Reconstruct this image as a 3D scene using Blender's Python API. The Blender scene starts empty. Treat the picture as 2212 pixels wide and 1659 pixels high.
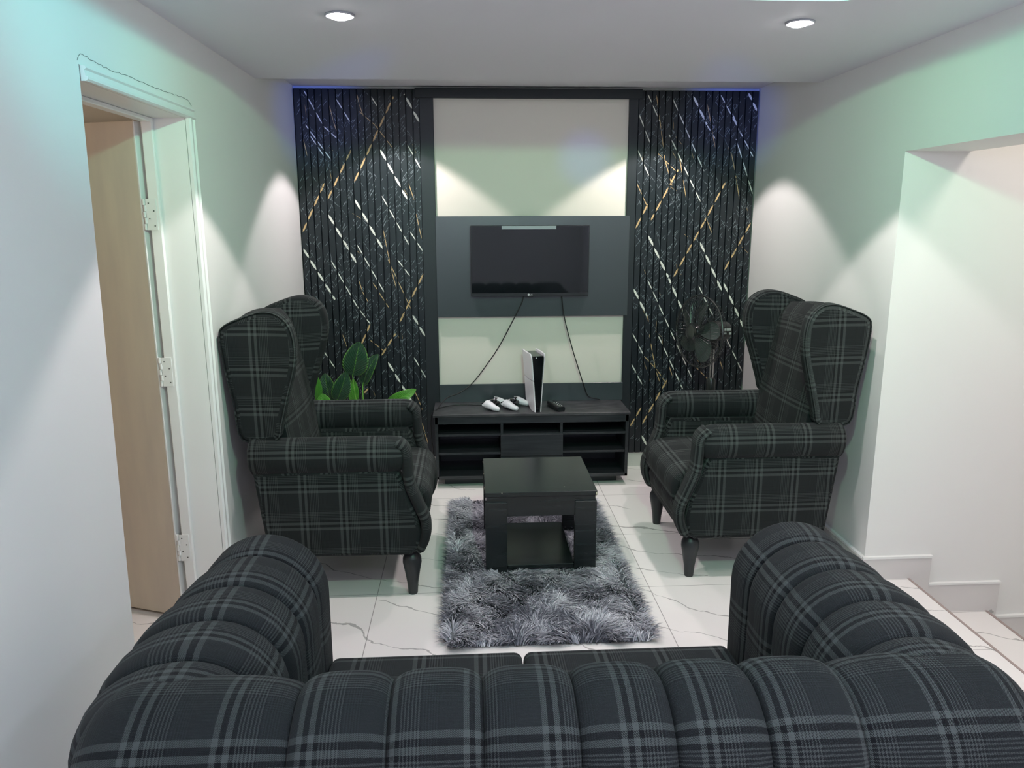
import bpy, math, random
from math import sin, cos, pi, radians, sqrt, atan2
from mathutils import Vector, Matrix
import numpy as np
random.seed(7)
S = bpy.context.scene
COL = S.collection

# ------------------------------------------------------------------ camera
YAW, PITCH, ROLL, FPX, CAMH = radians(3.14), radians(12.12), radians(-0.17), 1658.0, 1.58
f_ = Vector((sin(YAW)*cos(PITCH), cos(YAW)*cos(PITCH), -sin(PITCH)))
r_ = Vector((cos(YAW), -sin(YAW), 0)); u_ = r_.cross(f_)
r2 = cos(ROLL)*r_ + sin(ROLL)*u_; u2 = -sin(ROLL)*r_ + cos(ROLL)*u_
cam_data = bpy.data.cameras.new('camera'); cam = bpy.data.objects.new('camera', cam_data); COL.objects.link(cam)
cam_data.sensor_fit = 'HORIZONTAL'; cam_data.sensor_width = 36.0
cam_data.lens = 36.0*FPX/2212.0; cam_data.clip_start = 0.05
m4 = Matrix((( r2.x, u2.x, -f_.x, 0), (r2.y, u2.y, -f_.y, 0), (r2.z, u2.z, -f_.z, CAMH), (0, 0, 0, 1)))
cam.matrix_world = m4
S.camera = cam

# ------------------------------------------------------------------ world, exposure, lights
S.view_settings.view_transform = 'Standard'; S.view_settings.look = 'None'
S.view_settings.exposure = 0.0; S.view_settings.gamma = 1.0; S.view_settings.use_curve_mapping = False
w = bpy.data.worlds.new('world'); S.world = w; w.use_nodes = True
w.node_tree.nodes['Background'].inputs[0].default_value = (0.6, 0.65, 0.75, 1)
w.node_tree.nodes['Background'].inputs[1].default_value = 0.05

def lamp(name, kind, loc, energy, color=(1, 1, 1), target=None, size=0.03, angle=100, blend=0.12, size_y=None):
    d = bpy.data.lights.new(name, kind); d.energy = energy; d.color = color
    if kind == 'SPOT':
        d.spot_size = radians(angle); d.spot_blend = blend; d.shadow_soft_size = size
    elif kind == 'AREA':
        d.size = size
        if size_y: d.shape = 'RECTANGLE'; d.size_y = size_y
    else: d.shadow_soft_size = size
    o = bpy.data.objects.new(name, d); COL.objects.link(o); o.location = loc
    if target is not None:
        o.rotation_euler = (Vector(target)-Vector(loc)).to_track_quat('-Z', 'Y').to_euler()
    return o
WARM = (1.0, 0.89, 0.89)
lamp('downlight_beam', 'SPOT', (-0.41, 2.73, 2.222), 100, WARM, (-0.41, 2.73, 0), 0.03, 100, 0.16)
lamp('downlight_beam', 'SPOT', (1.14, 2.76, 2.222), 100, WARM, (1.14, 2.76, 0), 0.03, 100, 0.16)
lamp('recess_beam', 'SPOT', (-0.43, 4.33, 2.325), 52, (1.0, 0.88, 0.92), (-0.43, 4.33, 0), 0.03, 100, 0.18)
lamp('recess_beam', 'SPOT', (1.13, 4.31, 2.325), 52, (1.0, 0.90, 0.90), (1.13, 4.31, 0), 0.03, 100, 0.18)
lamp('rear_downlight_beam', 'SPOT', (-0.41, 0.45, 2.222), 14, WARM, (-0.41, 0.45, 0), 0.03, 100, 0.3)
lamp('rear_downlight_beam', 'SPOT', (1.14, 0.45, 2.222), 36, WARM, (1.14, 0.45, 0), 0.03, 100, 0.3)
# colour-changing cove light inside the ceiling tray
lamp('cove_glow', 'POINT', (0.37, 1.0, 2.40), 13, (0.58, 0.82, 1.0), size=0.08)
lamp('cove_green_beam', 'SPOT', (0.37, 1.0, 2.40), 92, (0.36, 1.0, 0.48), (0.34, 4.73, 1.75), 0.03, 96, 0.6)
lamp('ceiling_fill', 'POINT', (0.85, 0.55, 1.90), 15, (0.74, 0.80, 1.0), size=0.06)  # added fill below the tray, no fixture; lifts ceiling and near walls
lamp('cove_cyan', 'SPOT', (0.30, 1.5, 2.37), 46, (0.12, 0.90, 0.90), (-1.0, 2.2, 2.16), 0.05, 46, 1.0)
lamp('cove_mint', 'SPOT', (0.30, 1.3, 2.37), 38, (0.12, 1.0, 0.50), (1.74, 2.35, 2.07), 0.05, 46, 1.0)
lamp('room_fill', 'AREA', (0.2, -2.3, 2.05), 38, (0.78, 0.80, 1.0), (0.2, 4.0, 1.7), 2.4, size_y=0.6)
lamp('party_blue', 'SPOT', (0.37, 1.35, 2.02), 75, (0.10, 0.16, 1.0), (0.70, 4.73, 1.93), 0.02, 7, 1.0)
lamp('party_blue', 'SPOT', (0.37, 1.35, 1.90), 190, (0.06, 0.16, 1.0), (-0.90, 4.72, 2.17), 0.02, 12, 1.0)
lamp('party_blue', 'SPOT', (0.37, 1.35, 1.90), 190, (0.06, 0.16, 1.0), (1.58, 4.72, 2.15), 0.02, 12, 1.0)
lamp('stairwell_fill', 'AREA', (2.7, 1.9, 2.85), 20, (1.0, 0.91, 0.80), (2.7, 2.2, 0), 0.5)  # unseen source added to brighten the stair wall
lamp('side_room_lamp', 'POINT', (-1.9, 1.6, 1.7), 9, (1.0, 0.82, 0.62), size=0.15)

# ------------------------------------------------------------------ materials
def nmat(name, color, rough=0.5, metallic=0.0, spec=0.5, coat=0.0, emit=None, estr=0.0, bump=None, alpha=None):
    m = bpy.data.materials.new(name); m.use_nodes = True
    nt = m.node_tree; b = nt.nodes['Principled BSDF']
    b.inputs['Base Color'].default_value = (*color, 1); b.inputs['Roughness'].default_value = rough
    b.inputs['Metallic'].default_value = metallic; b.inputs['Specular IOR Level'].default_value = spec
    b.inputs['Coat Weight'].default_value = coat
    if emit: b.inputs['Emission Color'].default_value = (*emit, 1); b.inputs['Emission Strength'].default_value = estr
    if bump:
        sc, st, dist = bump
        tc = nt.nodes.new('ShaderNodeTexCoord'); nz = nt.nodes.new('ShaderNodeTexNoise')
        nz.inputs['Scale'].default_value = sc; nz.inputs['Detail'].default_value = 4
        bp = nt.nodes.new('ShaderNodeBump'); bp.inputs['Strength'].default_value = st; bp.inputs['Distance'].default_value = dist
        nt.links.new(tc.outputs['Object'], nz.inputs['Vector']); nt.links.new(nz.outputs['Fac'], bp.inputs['Height'])
        nt.links.new(bp.outputs['Normal'], b.inputs['Normal'])
    if alpha is not None: b.inputs['Alpha'].default_value = alpha
    return m

class NT:
    def __init__(s, m): s.t = m.node_tree; s.b = s.t.nodes['Principled BSDF']
    def n(s, typ, **k):
        x = s.t.nodes.new(typ)
        for a, v in k.items(): setattr(x, a, v)
        return x
    def l(s, a, b): s.t.links.new(a, b)
    def math(s, op, a, b=None, c=None):
        x = s.n('ShaderNodeMath', operation=op)
        for i, v in enumerate((a, b, c)):
            if v is None: continue
            if isinstance(v, (int, float)): x.inputs[i].default_value = v
            else: s.l(v, x.inputs[i])
        return x.outputs[0]
    def ramp(s, fac, stops, interp='LINEAR'):
        x = s.n('ShaderNodeValToRGB'); cr = x.color_ramp; cr.interpolation = interp
        while len(cr.elements) < len(stops): cr.elements.new(0.5)
        for e, (p, c) in zip(cr.elements, stops):
            e.position = p; e.color = (*c, 1) if len(c) == 3 else c
        s.l(fac, x.inputs[0]); return x.outputs[0]
    def mix(s, fac, a, b, typ='MIX'):
        x = s.n('ShaderNodeMix', data_type='RGBA', blend_type=typ)
        for i, v in ((0, fac), (6, a), (7, b)):
            if isinstance(v, (int, float)): x.inputs[i].default_value = v
            elif isinstance(v, tuple): x.inputs[i].default_value = (*v, 1)
            else: s.l(v, x.inputs[i])
        return x.outputs[2]
    def noise(s, vec, scale, detail=3, rough=0.5):
        x = s.n('ShaderNodeTexNoise'); x.inputs['Scale'].default_value = scale; x.inputs['Detail'].default_value = detail
        x.inputs['Roughness'].default_value = rough
        s.l(vec, x.inputs['Vector']); return x.outputs['Fac']

def plaid_mat(name, gain=1.0, lg=1.0, twill=0.0028, period=0.165):
    m = nmat(name, (0.03, 0.03, 0.03), 0.85, spec=0.25); N = NT(m)
    uv = N.n('ShaderNodeUVMap', uv_map='UVMap'); sp = N.n('ShaderNodeSeparateXYZ'); N.l(uv.outputs[0], sp.inputs[0])
    g = gain
    L = (0.112*g*lg, 0.128*g*lg, 0.126*g*lg); B = (0.006*g, 0.007*g, 0.010*g); P = (0.026*g, 0.031*g, 0.034*g)
    T = (0.086*g*lg, 0.098*g*lg, 0.097*g*lg); D = (0.012*g, 0.014*g, 0.018*g)
    st = [(0.0, L), (0.068, B), (0.14, L), (0.208, B), (0.262, T)]
    x = 0.262
    for i in range(6):
        st.append((x+0.020, D)); x += 0.042
        if i < 5: st.append((x, T))
    st.append((x-0.004, P)); x += 0.012
    Pa = tuple(q*1.45 for q in P); Pb = tuple(q*0.72 for q in P)
    for i in range(6):
        st.append((x, Pa)); st.append((x+0.016, Pb)); x += 0.032
    st.append((x, P))
    cols = []
    for o in (0, 1):
        v = N.math('FRACT', N.math('DIVIDE', sp.outputs[o], period))
        cols.append(N.ramp(v, st, 'CONSTANT'))
    tw = N.math('FRACT', N.math('DIVIDE', N.math('ADD', sp.outputs[0], sp.outputs[1]), twill))
    fac = N.math('GREATER_THAN', tw, 0.5)
    c = N.mix(fac, cols[0], cols[1])
    N.l(c, N.b.inputs['Base Color'])
    # woven relief
    wv = N.math('ADD', N.math('SINE', N.math('MULTIPLY', sp.outputs[0], 6.283/0.0021)), N.math('SINE', N.math('MULTIPLY', sp.outputs[1], 6.283/0.0021)))
    bp = N.n('ShaderNodeBump'); bp.inputs['Strength'].default_value = 0.35; bp.inputs['Distance'].default_value = 0.0006
    N.l(wv, bp.inputs['Height']); N.l(bp.outputs['Normal'], N.b.inputs['Normal'])
    N.b.inputs['Sheen Weight'].default_value = 0.02; N.b.inputs['Sheen Roughness'].default_value = 0.5
    return m

M = {}
M['wall'] = nmat('wall_paint', (0.80, 0.79, 0.77), 0.6, bump=(60, 0.10, 0.002))
M['ceiling'] = nmat('ceiling_paint', (0.78, 0.77, 0.82), 0.7, bump=(40, 0.05, 0.002))
M['gloss_white'] = nmat('white_gloss_paint', (0.82, 0.82, 0.80), 0.3)
M['beige'] = nmat('cream_wall_paint', (0.80, 0.75, 0.66), 0.55, bump=(60, 0.08, 0.002))
M['frame_black'] = nmat('black_frame', (0.010, 0.014, 0.018), 0.45)
M['flute'] = nmat('fluted_panel_black', (0.005, 0.009, 0.013), 0.40)
M['vein_white'] = nmat('vein_white', (0.80, 0.80, 0.72), 0.4)
M['vein_gold'] = nmat('vein_gold', (0.62, 0.42, 0.20), 0.4)
M['scratch'] = nmat('vein_grey', (0.21, 0.245, 0.265), 0.45)
M['board'] = nmat('charcoal_board', (0.050, 0.062, 0.068), 0.28, spec=0.5)
M['tv_body'] = nmat('tv_plastic', (0.012, 0.014, 0.016), 0.3)
M['screen'] = nmat('tv_screen', (0.006, 0.008, 0.010), 0.04, spec=0.7)
M['film'] = nmat('clear_film', (0.30, 0.36, 0.36), 0.15)
M['white_plastic'] = nmat('white_plastic', (0.78, 0.76, 0.80), 0.35)
M['gloss_black'] = nmat('gloss_black', (0.006, 0.007, 0.009), 0.08, spec=0.6)
M['mark'] = nmat('logo_grey', (0.6, 0.6, 0.6), 0.4)
M['cable'] = nmat('black_cable', (0.008, 0.009, 0.010), 0.45)
M['leg'] = nmat('black_lacquer_leg', (0.018, 0.020, 0.024), 0.42, bump=(30, 0.1, 0.002))
M['blade'] = nmat('tinted_blade', (0.07, 0.085, 0.08), 0.2, alpha=0.85)
M['guard'] = nmat('guard_wire', (0.02, 0.022, 0.022), 0.25, spec=0.8)
M['fanblack'] = nmat('fan_black', (0.014, 0.016, 0.016), 0.3)
M['chrome'] = nmat('chrome', (0.6, 0.6, 0.58), 0.18, metallic=1.0)
M['bulb'] = nmat('lamp_face', (1, 1, 1), 0.4, emit=(1.0, 0.97, 0.98), estr=40.0)
M['ring'] = nmat('lamp_ring', (0.42, 0.42, 0.46), 0.35)
M['led'] = nmat('led_strip', (0.2, 0.8, 0.8), 0.5, emit=(0.08, 0.85, 0.85), estr=2.5)
M['plaid_sofa'] = plaid_mat('plaid_sofa_fabric', 0.54, 1.12, 0.0030, 0.158)
M['plaid'] = plaid_mat('plaid_chair_fabric', 0.40, 1.4, 0.0030, 0.162)
M['rug_back'] = nmat('rug_backing', (0.10, 0.11, 0.12), 0.9)
M['pot'] = nmat('pot_white', (0.6, 0.6, 0.6), 0.4)
M['soil'] = nmat('soil', (0.03, 0.02, 0.015), 0.9)
M['nosing'] = nmat('tile_nosing', (0.34, 0.27, 0.25), 0.6)
M['hinge'] = nmat('painted_hinge', (0.80, 0.80, 0.78), 0.35)
M['line'] = nmat('dark_line', (0.10, 0.10, 0.09), 0.7)

def marble(name, grout=True, tone=1.0):
    m = nmat(name, (0.8, 0.8, 0.8), 0.16); N = NT(m)
    tc = N.n('ShaderNodeTexCoord'); obj = tc.outputs['Object']
    mp = N.n('ShaderNodeMapping'); mp.inputs['Rotation'].default_value = (0, 0, radians(24)); N.l(obj, mp.inputs[0])
    nz = N.n('ShaderNodeTexNoise'); nz.inputs['Scale'].default_value = 2.3; nz.inputs['Detail'].default_value = 6
    N.l(mp.outputs[0], nz.inputs['Vector'])
    sp = N.n('ShaderNodeSeparateXYZ'); N.l(mp.outputs[0], sp.inputs[0])
    wv = N.math('ADD', N.math('MULTIPLY', sp.outputs[1], 4.2), N.math('MULTIPLY', nz.outputs['Fac'], 1.5))
    fr = N.math('ABSOLUTE', N.math('SUBTRACT', N.math('FRACT', wv), 0.5))
    wide = N.noise(mp.outputs[0], 6.0, 3)
    thr = N.math('MULTIPLY', N.math('POWER', wide, 3.0), 0.11)
    vein = N.math('LESS_THAN', fr, thr)
    gate = N.math('GREATER_THAN', N.noise(mp.outputs[0], 1.7, 2), 0.42)
    vein = N.math('MULTIPLY', N.math('MULTIPLY', vein, gate), 0.72)
    base = N.mix(N.noise(obj, 3.0, 4), (0.86*tone, 0.82*tone, 0.80*tone), (0.80*tone, 0.77*tone, 0.755*tone))
    c = N.mix(vein, base, (0.30, 0.29, 0.28))
    if grout:
        so = N.n('ShaderNodeSeparateXYZ'); N.l(obj, so.inputs[0])
        gx = N.math('ABSOLUTE', N.math('SUBTRACT', N.math('FRACT', N.math('ADD', N.math('DIVIDE', N.math('SUBTRACT', so.outputs[0], 0.768), 1.183), 100.5)), 0.5))
        gy = N.math('ABSOLUTE', N.math('SUBTRACT', N.math('FRACT', N.math('ADD', N.math('DIVIDE', N.math('SUBTRACT', so.outputs[1], 3.072), 0.573), 100.5)), 0.5))
        g = N.math('MAXIMUM', N.math('LESS_THAN', gx, 0.0013), N.math('LESS_THAN', gy, 0.0024))
        c = N.mix(g, c, (0.34, 0.32, 0.31))
    N.l(c, N.b.inputs['Base Color'])
    return m
M['floor'] = marble('marble_floor_tile'); M['tile'] = marble('marble_trim_tile', False, 0.80)

def wood(name, c1, c2, rough, sc=(3, 40, 40)):
    m = nmat(name, c1, rough); N = NT(m)
    tc = N.n('ShaderNodeTexCoord'); mp = N.n('ShaderNodeMapping'); mp.inputs['Scale'].default_value = sc; N.l(tc.outputs['Object'], mp.inputs[0])
    f = N.noise(mp.outputs[0], 1.6, 5)
    N.l(N.ramp(f, [(0.35, c1), (0.65, c2)]), N.b.inputs['Base Color'])
    bp = N.n('ShaderNodeBump'); bp.inputs['Strength'].default_value = 0.15; bp.inputs['Distance'].default_value = 0.001
    N.l(f, bp.inputs['Height']); N.l(bp.outputs['Normal'], N.b.inputs['Normal'])
    return m
M['black_wood'] = wood('black_stained_wood', (0.012, 0.015, 0.018), (0.024, 0.028, 0.032), 0.36)
M['table_wood'] = wood('black_table_wood', (0.006, 0.009, 0.010), (0.012, 0.016, 0.018), 0.26)
M['dust_wood'] = wood('dusty_black_top', (0.030, 0.030, 0.034), (0.060, 0.060, 0.064), 0.38, (10, 14, 10))
M['chip'] = nmat('chipped_edge', (0.55, 0.48, 0.38), 0.7)
def door_mat():
    m = nmat('cream_door_gloss', (0.62, 0.52, 0.40), 0.28); N = NT(m)
    tc = N.n('ShaderNodeTexCoord'); mp = N.n('ShaderNodeMapping'); mp.inputs['Scale'].default_value = (6, 6, 1.2); N.l(tc.outputs['Object'], mp.inputs[0])
    f = N.noise(mp.outputs[0], 2.5, 5)
    N.l(N.ramp(f, [(0.3, (0.58, 0.50, 0.42)), (0.7, (0.66, 0.57, 0.46))]), N.b.inputs['Base Color'])
    bp = N.n('ShaderNodeBump'); bp.inputs['Strength'].default_value = 0.25; bp.inputs['Distance'].default_value = 0.003
    N.l(f, bp.inputs['Height']); N.l(bp.outputs['Normal'], N.b.inputs['Normal'])
    return m
M['door'] = door_mat()
def pile_mat():
    m = nmat('shaggy_pile', (0.2, 0.2, 0.22), 0.75, spec=0.2); N = NT(m)
    at = N.n('ShaderNodeUVMap', uv_map='UVMap')          # uv holds the tuft root in metres
    f = N.noise(at.outputs[0], 4.2, 3, 0.6)
    g = N.noise(at.outputs[0], 130, 1)
    v = N.math('ADD', N.math('MULTIPLY', f, 0.58), N.math('MULTIPLY', g, 0.42))
    c = N.ramp(v, [(0.38, (0.035, 0.04, 0.055)), (0.46, (0.11, 0.115, 0.145)), (0.52, (0.36, 0.37, 0.42)), (0.63, (0.72, 0.73, 0.78))])
    N.l(c, N.b.inputs['Base Color']); N.b.inputs['Sheen Weight'].default_value = 0.2
    return m
M['pile'] = pile_mat()
def leaf_mat(name, c1, c2, rough):
    m = nmat(name, c1, rough, spec=0.5); N = NT(m)
    uv = N.n('ShaderNodeUVMap', uv_map='UVMap'); sp = N.n('ShaderNodeSeparateXYZ'); N.l(uv.outputs[0], sp.inputs[0])
    ax = N.math('ABSOLUTE', sp.outputs[0])
    r = N.math('SINE', N.math('MULTIPLY', N.math('SUBTRACT', sp.outputs[1], N.math('MULTIPLY', ax, 0.35)), 75))
    bp = N.n('ShaderNodeBump'); bp.inputs['Strength'].default_value = 0.6; bp.inputs['Distance'].default_value = 0.004
    N.l(r, bp.inputs['Height']); N.l(bp.outputs['Normal'], N.b.inputs['Normal'])
    e = N.ramp(ax, [(0.0, c2), (0.05, c1), (0.85, c1), (1.0, c2)])
    N.l(e, N.b.inputs['Base Color'])
    return m
M['leaf_dark'] = leaf_mat('leaf_dark_green', (0.018, 0.060, 0.030), (0.09, 0.24, 0.03), 0.28)
M['leaf_light'] = leaf_mat('leaf_light_green', (0.10, 0.34, 0.04), (0.16, 0.42, 0.06), 0.4)
M['stem'] = nmat('green_stem', (0.16, 0.40, 0.06), 0.5)

# ------------------------------------------------------------------ mesh helpers
def link_mesh(name, verts, faces, mats, parent=None, uv=None, smooth=False, mi=None, loc=None, angle=None):
    me = bpy.data.meshes.new(name); me.from_pydata([tuple(v) for v in verts], [], faces)
    mats = mats if isinstance(mats, (list, tuple)) else [mats]
    for m in mats: me.materials.append(m)
    if mi is not None: me.polygons.foreach_set('material_index', mi)
    if uv is not None:
        lay = me.uv_layers.new(name='UVMap')
        flat = []
        for p in me.polygons:
            fu = uv[p.index] if isinstance(uv, list) else None
            for k, li in enumerate(p.loop_indices):
                lay.data[li].uv = fu[k]
    if smooth: me.polygons.foreach_set('use_smooth', [True]*len(me.polygons))
    me.update()
    if smooth and angle:
        try: me.set_sharp_from_angle(angle=radians(angle))
        except Exception: pass
    o = bpy.data.objects.new(name, me); COL.objects.link(o)
    if parent is not None: o.parent = parent
    if loc: o.location = loc
    return o

class MB:
    """collects geometry for one mesh object; keeps per-face uv in metres"""
    def __init__(s): s.v = []; s.f = []; s.uv = []; s.mi = []
    def add(s, verts, faces, uvs=None, mi=0):
        n = len(s.v); s.v += [Vector(v) for v in verts]
        for i, fc in enumerate(faces):
            s.f.append(tuple(n+k for k in fc)); s.mi.append(mi)
            if uvs is not None: s.uv.append(uvs[i])
            else:
                P = [Vector(verts[k]) for k in fc]
                nr = (P[1]-P[0]).cross(P[-1]-P[0])
                a = max(range(3), key=lambda q: abs(nr[q]))
                if a == 0: s.uv.append([(p.y, p.z) for p in P])
                elif a == 1: s.uv.append([(p.x, p.z) for p in P])
                else: s.uv.append([(p.x, p.y) for p in P])
    def box(s, lo, hi, b=0.0, mi=0):
        x0, y0, z0 = lo; x1, y1, z1 = hi
        if b <= 0:
            v = [(x0,y0,z0),(x1,y0,z0),(x1,y1,z0),(x0,y1,z0),(x0,y0,z1),(x1,y0,z1),(x1,y1,z1),(x0,y1,z1)]
            s.add(v, [(0,3,2,1),(4,5,6,7),(0,1,5,4),(1,2,6,5),(2,3,7,6),(3,0,4,7)], mi=mi); return
        c = [(x0,x1),(y0,y1),(z0,z1)]; V = {}; vs = []
        for i in range(8):
            ix, iy, iz = i&1, (i>>1)&1, (i>>2)&1
            p = (c[0][ix], c[1][iy], c[2][iz]); d = (1-2*ix, 1-2*iy, 1-2*iz)
            for a in range(3):
                q = [p[k]+d[k]*b for k in range(3)]; q[a] = p[a]
                V[(i, a)] = len(vs); vs.append(tuple(q))
        F = []
        for a in range(3):
            b1, b2 = (a+1) % 3, (a+2) % 3
            for sd in (0, 1):
                def idx(u, w_): return (sd << a) | (u << b1) | (w_ << b2)
                q = [V[(idx(0,0),a)], V[(idx(1,0),a)], V[(idx(1,1),a)], V[(idx(0,1),a)]]
                F.append(tuple(q if sd else q[::-1]))
                # edges
            for u in (0, 1):
                for w_ in (0, 1):
                    i0 = (0 << a) | (u << b1) | (w_ << b2); i1 = (1 << a) | (u << b1) | (w_ << b2)
                    q = [V[(i0,b1)], V[(i1,b1)], V[(i1,b2)], V[(i0,b2)]]
                    F.append(tuple(q))
        for i in range(8): F.append((V[(i,0)], V[(i,1)], V[(i,2)]))
        ctr = Vector(((x0+x1)/2,(y0+y1)/2,(z0+z1)/2)); G = []
        for fc in F:
            P = [Vector(vs[k]) for k in fc]; nr = (P[1]-P[0]).cross(P[2]-P[0]); m_ = sum(P, Vector())/len(P)
            G.append(fc if nr.dot(m_-ctr) > 0 else fc[::-1])
        s.add(vs, G, mi=mi)
    def loft(s, rings, closed=True, caps=(True, True), mi=0, u0=0.0, v0=0.0, swap=False):
        n = len(rings[0]); R = [[Vector(p) for p in r] for r in rings]
        # arc length along ring (from middle ring) and along the loft
        mid = R[len(R)//2]; arc = [0.0]
        for i in range(1, n+1): arc.append(arc[-1]+(mid[i % n]-mid[i-1]).length)
        lon = [0.0]
        for k in range(1, len(R)):
            lon.append(lon[-1]+max(1e-5, sum((R[k][i]-R[k-1][i]).length for i in range(n))/n))
        verts = [p for r in R for p in r]; F = []; U = []
        cnt = n if closed else n-1
        for k in range(len(R)-1):
            for i in range(cnt):
                j = (i+1) % n
                F.append((k*n+i, k*n+j, (k+1)*n+j, (k+1)*n+i))
                q = [(arc[i]+u0, lon[k]+v0), (arc[i+1]+u0, lon[k]+v0), (arc[i+1]+u0, lon[k+1]+v0), (arc[i]+u0, lon[k+1]+v0)]
                if swap: q = [(b, a) for a, b in q]
                U.append(q)
        s.add(verts, F, U, mi)
        for e, ri in ((0, 0), (1, len(R)-1)):
            if caps[e]:
                P = R[ri]; fc = tuple(range(n))
                s.add(P, [fc[::-1] if e == 0 else fc], mi=mi)
    def tube(s, pts, r, seg=8, mi=0, caps=True, closed=False):
        P = [Vector(p) for p in pts]; n = len(P); rings = []
        up = Vector((0, 0, 1)); prev = None
        for i in range(n):
            if closed: t = P[(i+1) % n]-P[i-1]
            else: t = P[min(i+1, n-1)]-P[max(i-1, 0)]
            t.normalize()
            if prev is None:
                a = up if abs(t.z) < 0.9 else Vector((1, 0, 0)); x = t.cross(a).normalized()
            else:
                x = prev - t*prev.dot(t); x.normalize()
            prev = x; y = t.cross(x); rr = r[i] if isinstance(r, (list, tuple)) else r
            rings.append([P[i]+x*rr*cos(2*pi*k/seg)+y*rr*sin(2*pi*k/seg) for k in range(seg)])
        if closed: rings.append(rings[0]); caps = False
        s.loft(rings, True, (caps, caps), mi)
    def lathe(s, prof, c, axis=Vector((0,0,1)), seg=24, mi=0, caps=(True, True)):
        axis = Vector(axis).normalized(); a = Vector((1,0,0)) if abs(axis.x) < 0.9 else Vector((0,1,0))
        x = axis.cross(a).normalized(); y = axis.cross(x); c = Vector(c)
        s.loft([[c+axis*h+(x*cos(2*pi*k/seg)+y*sin(2*pi*k/seg))*r for k in range(seg)] for r, h in prof], True, caps, mi)
    def build(s, name, mats, parent=None, smooth=False, angle=40, loc=None):
        o = link_mesh(name, s.v, s.f, mats, parent, s.uv, smooth, s.mi, loc, angle)
        return o

def bezier_pts(P, n=12):
    P = [Vector(p) for p in P]; out = []
    for i in range(len(P)-1):
        p0 = P[max(i-1, 0)]; p1 = P[i]; p2 = P[i+1]; p3 = P[min(i+2, len(P)-1)]
        for k in range(n):
            t = k/n
            out.append(0.5*((2*p1)+(-p0+p2)*t+(2*p0-5*p1+4*p2-p3)*t*t+(-p0+3*p1-3*p2+p3)*t**3))
    out.append(P[-1]); return out

def tag(o, label=None, cat=None, group=None, kind=None):
    if label: o['label'] = label
    if cat: o['category'] = cat
    if group: o['group'] = group
    if kind: o['kind'] = kind
    return o
def thing(name, loc, label, cat, group=None, rz=0.0):
    o = bpy.data.objects.new(name, None); COL.objects.link(o); o.location = loc; o.rotation_euler = (0, 0, rz)
    o.empty_display_size = 0.1
    return tag(o, label, cat, group)
def copy_tree(o, parent=None):
    c = o.copy(); COL.objects.link(c)
    if parent is not None: c.parent = parent
    for ch in list(o.children): copy_tree(ch, c)
    return c

# ------------------------------------------------------------------ room shell
XL, XR, YB, ZC, ZU = -1.0, 1.74, 4.75, 2.235, 2.335
YE, YF = 3.92, -2.6      # rear edge of the dropped ceiling, wall behind the viewer
YS = 3.09                # corner where the right wall ends at the stairs
def struct(o): o['kind'] = 'structure'; return o

b = MB(); b.box((-3.2, YF-0.2, -0.12), (1.945, YB+0.2, 0.0)); struct(b.build('floor', M['floor']))
# wall_left with the doorway (its near edge a touch out of plumb)
b = MB(); T = 0.145
oy0, oy1, oz = 2.17, 2.985, 1.975
b.box((XL-T, oy1, 0), (XL, YB+0.2, 2.6))
b.box((XL-T, oy0-0.10, oz), (XL, oy1, 2.6))
v = [(XL-T, YF, 0), (XL, YF, 0), (XL, 2.095, 0), (XL-T, 2.095, 0), (XL-T, YF, 2.6), (XL, YF, 2.6), (XL, oy0, oz), (XL-T, oy0, oz), (XL, oy0-0.10, 2.6), (XL-T, oy0-0.10, 2.6), (XL, oy0-0.10, oz), (XL-T, oy0-0.10, oz)]
b.add(v, [(1, 2, 6, 10, 8, 5), (0, 4, 9, 11, 7, 3), (2, 3, 7, 6), (0, 1, 5, 4), (0, 3, 2, 1)])
# hairline plaster crack above the frame
cr = bezier_pts([(XL+0.0006, 2.165, 1.985), (XL+0.0006, 2.19, 2.005), (XL+0.0006, 2.25, 1.998), (XL+0.0006, 2.36, 1.994), (XL+0.0006, 2.5, 1.998), (XL+0.0006, 2.66, 1.996), (XL+0.0006, 2.82, 1.999), (XL+0.0006, 2.95, 2.003), (XL+0.0006, 3.0, 1.985)], 8)
cr = [p+Vector((0, 0, random.uniform(-0.0025, 0.0025))) for p in cr]
b.tube(cr, 0.0007, 4, 1)
for (yy, zz) in ((1.42, 0.46), (1.43, 0.43)):
    b.tube([(XL+0.0005, yy, zz), (XL+0.0005, yy+0.01, zz-0.03)], 0.0008, 4, 1)
struct(b.build('wall_left', [M['wall'], M['line']]))
b = MB(); b.box((-1.2, YB, 0), (2.0, YB+0.2, 2.6)); struct(b.build('wall_back', M['wall']))
b = MB(); b.box((XR, YS, 0), (4.2, YB+0.0, 3.0)); b.box((XR, YS, -1.2), (4.2, YB, 0.0))
struct(b.build('wall_right', M['wall']))
b = MB(); b.box((XR, YF, 1.84), (XR+0.27, YS, 3.0)); b.box((XR, YF, 0), (XR+0.27, 0.75, 1.84)); struct(b.build('wall_right_header', M['wall']))
b = MB(); b.box((-3.2, YF-0.2, 0), (1.95, YF, 2.6)); struct(b.build('wall_front', M['wall']))
b = MB(); b.box((3.9, 0.5, -1.2), (4.1, YS, 3.0)); b.box((XR+0.27, 0.55, -1.2), (4.1, 0.75, 3.0)); struct(b.build('wall_stairwell', M['wall']))
b = MB(); b.box((XR, 0.5, 3.0), (4.2, YB, 3.1)); struct(b.build('ceiling_stairwell', M['ceiling']))

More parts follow.
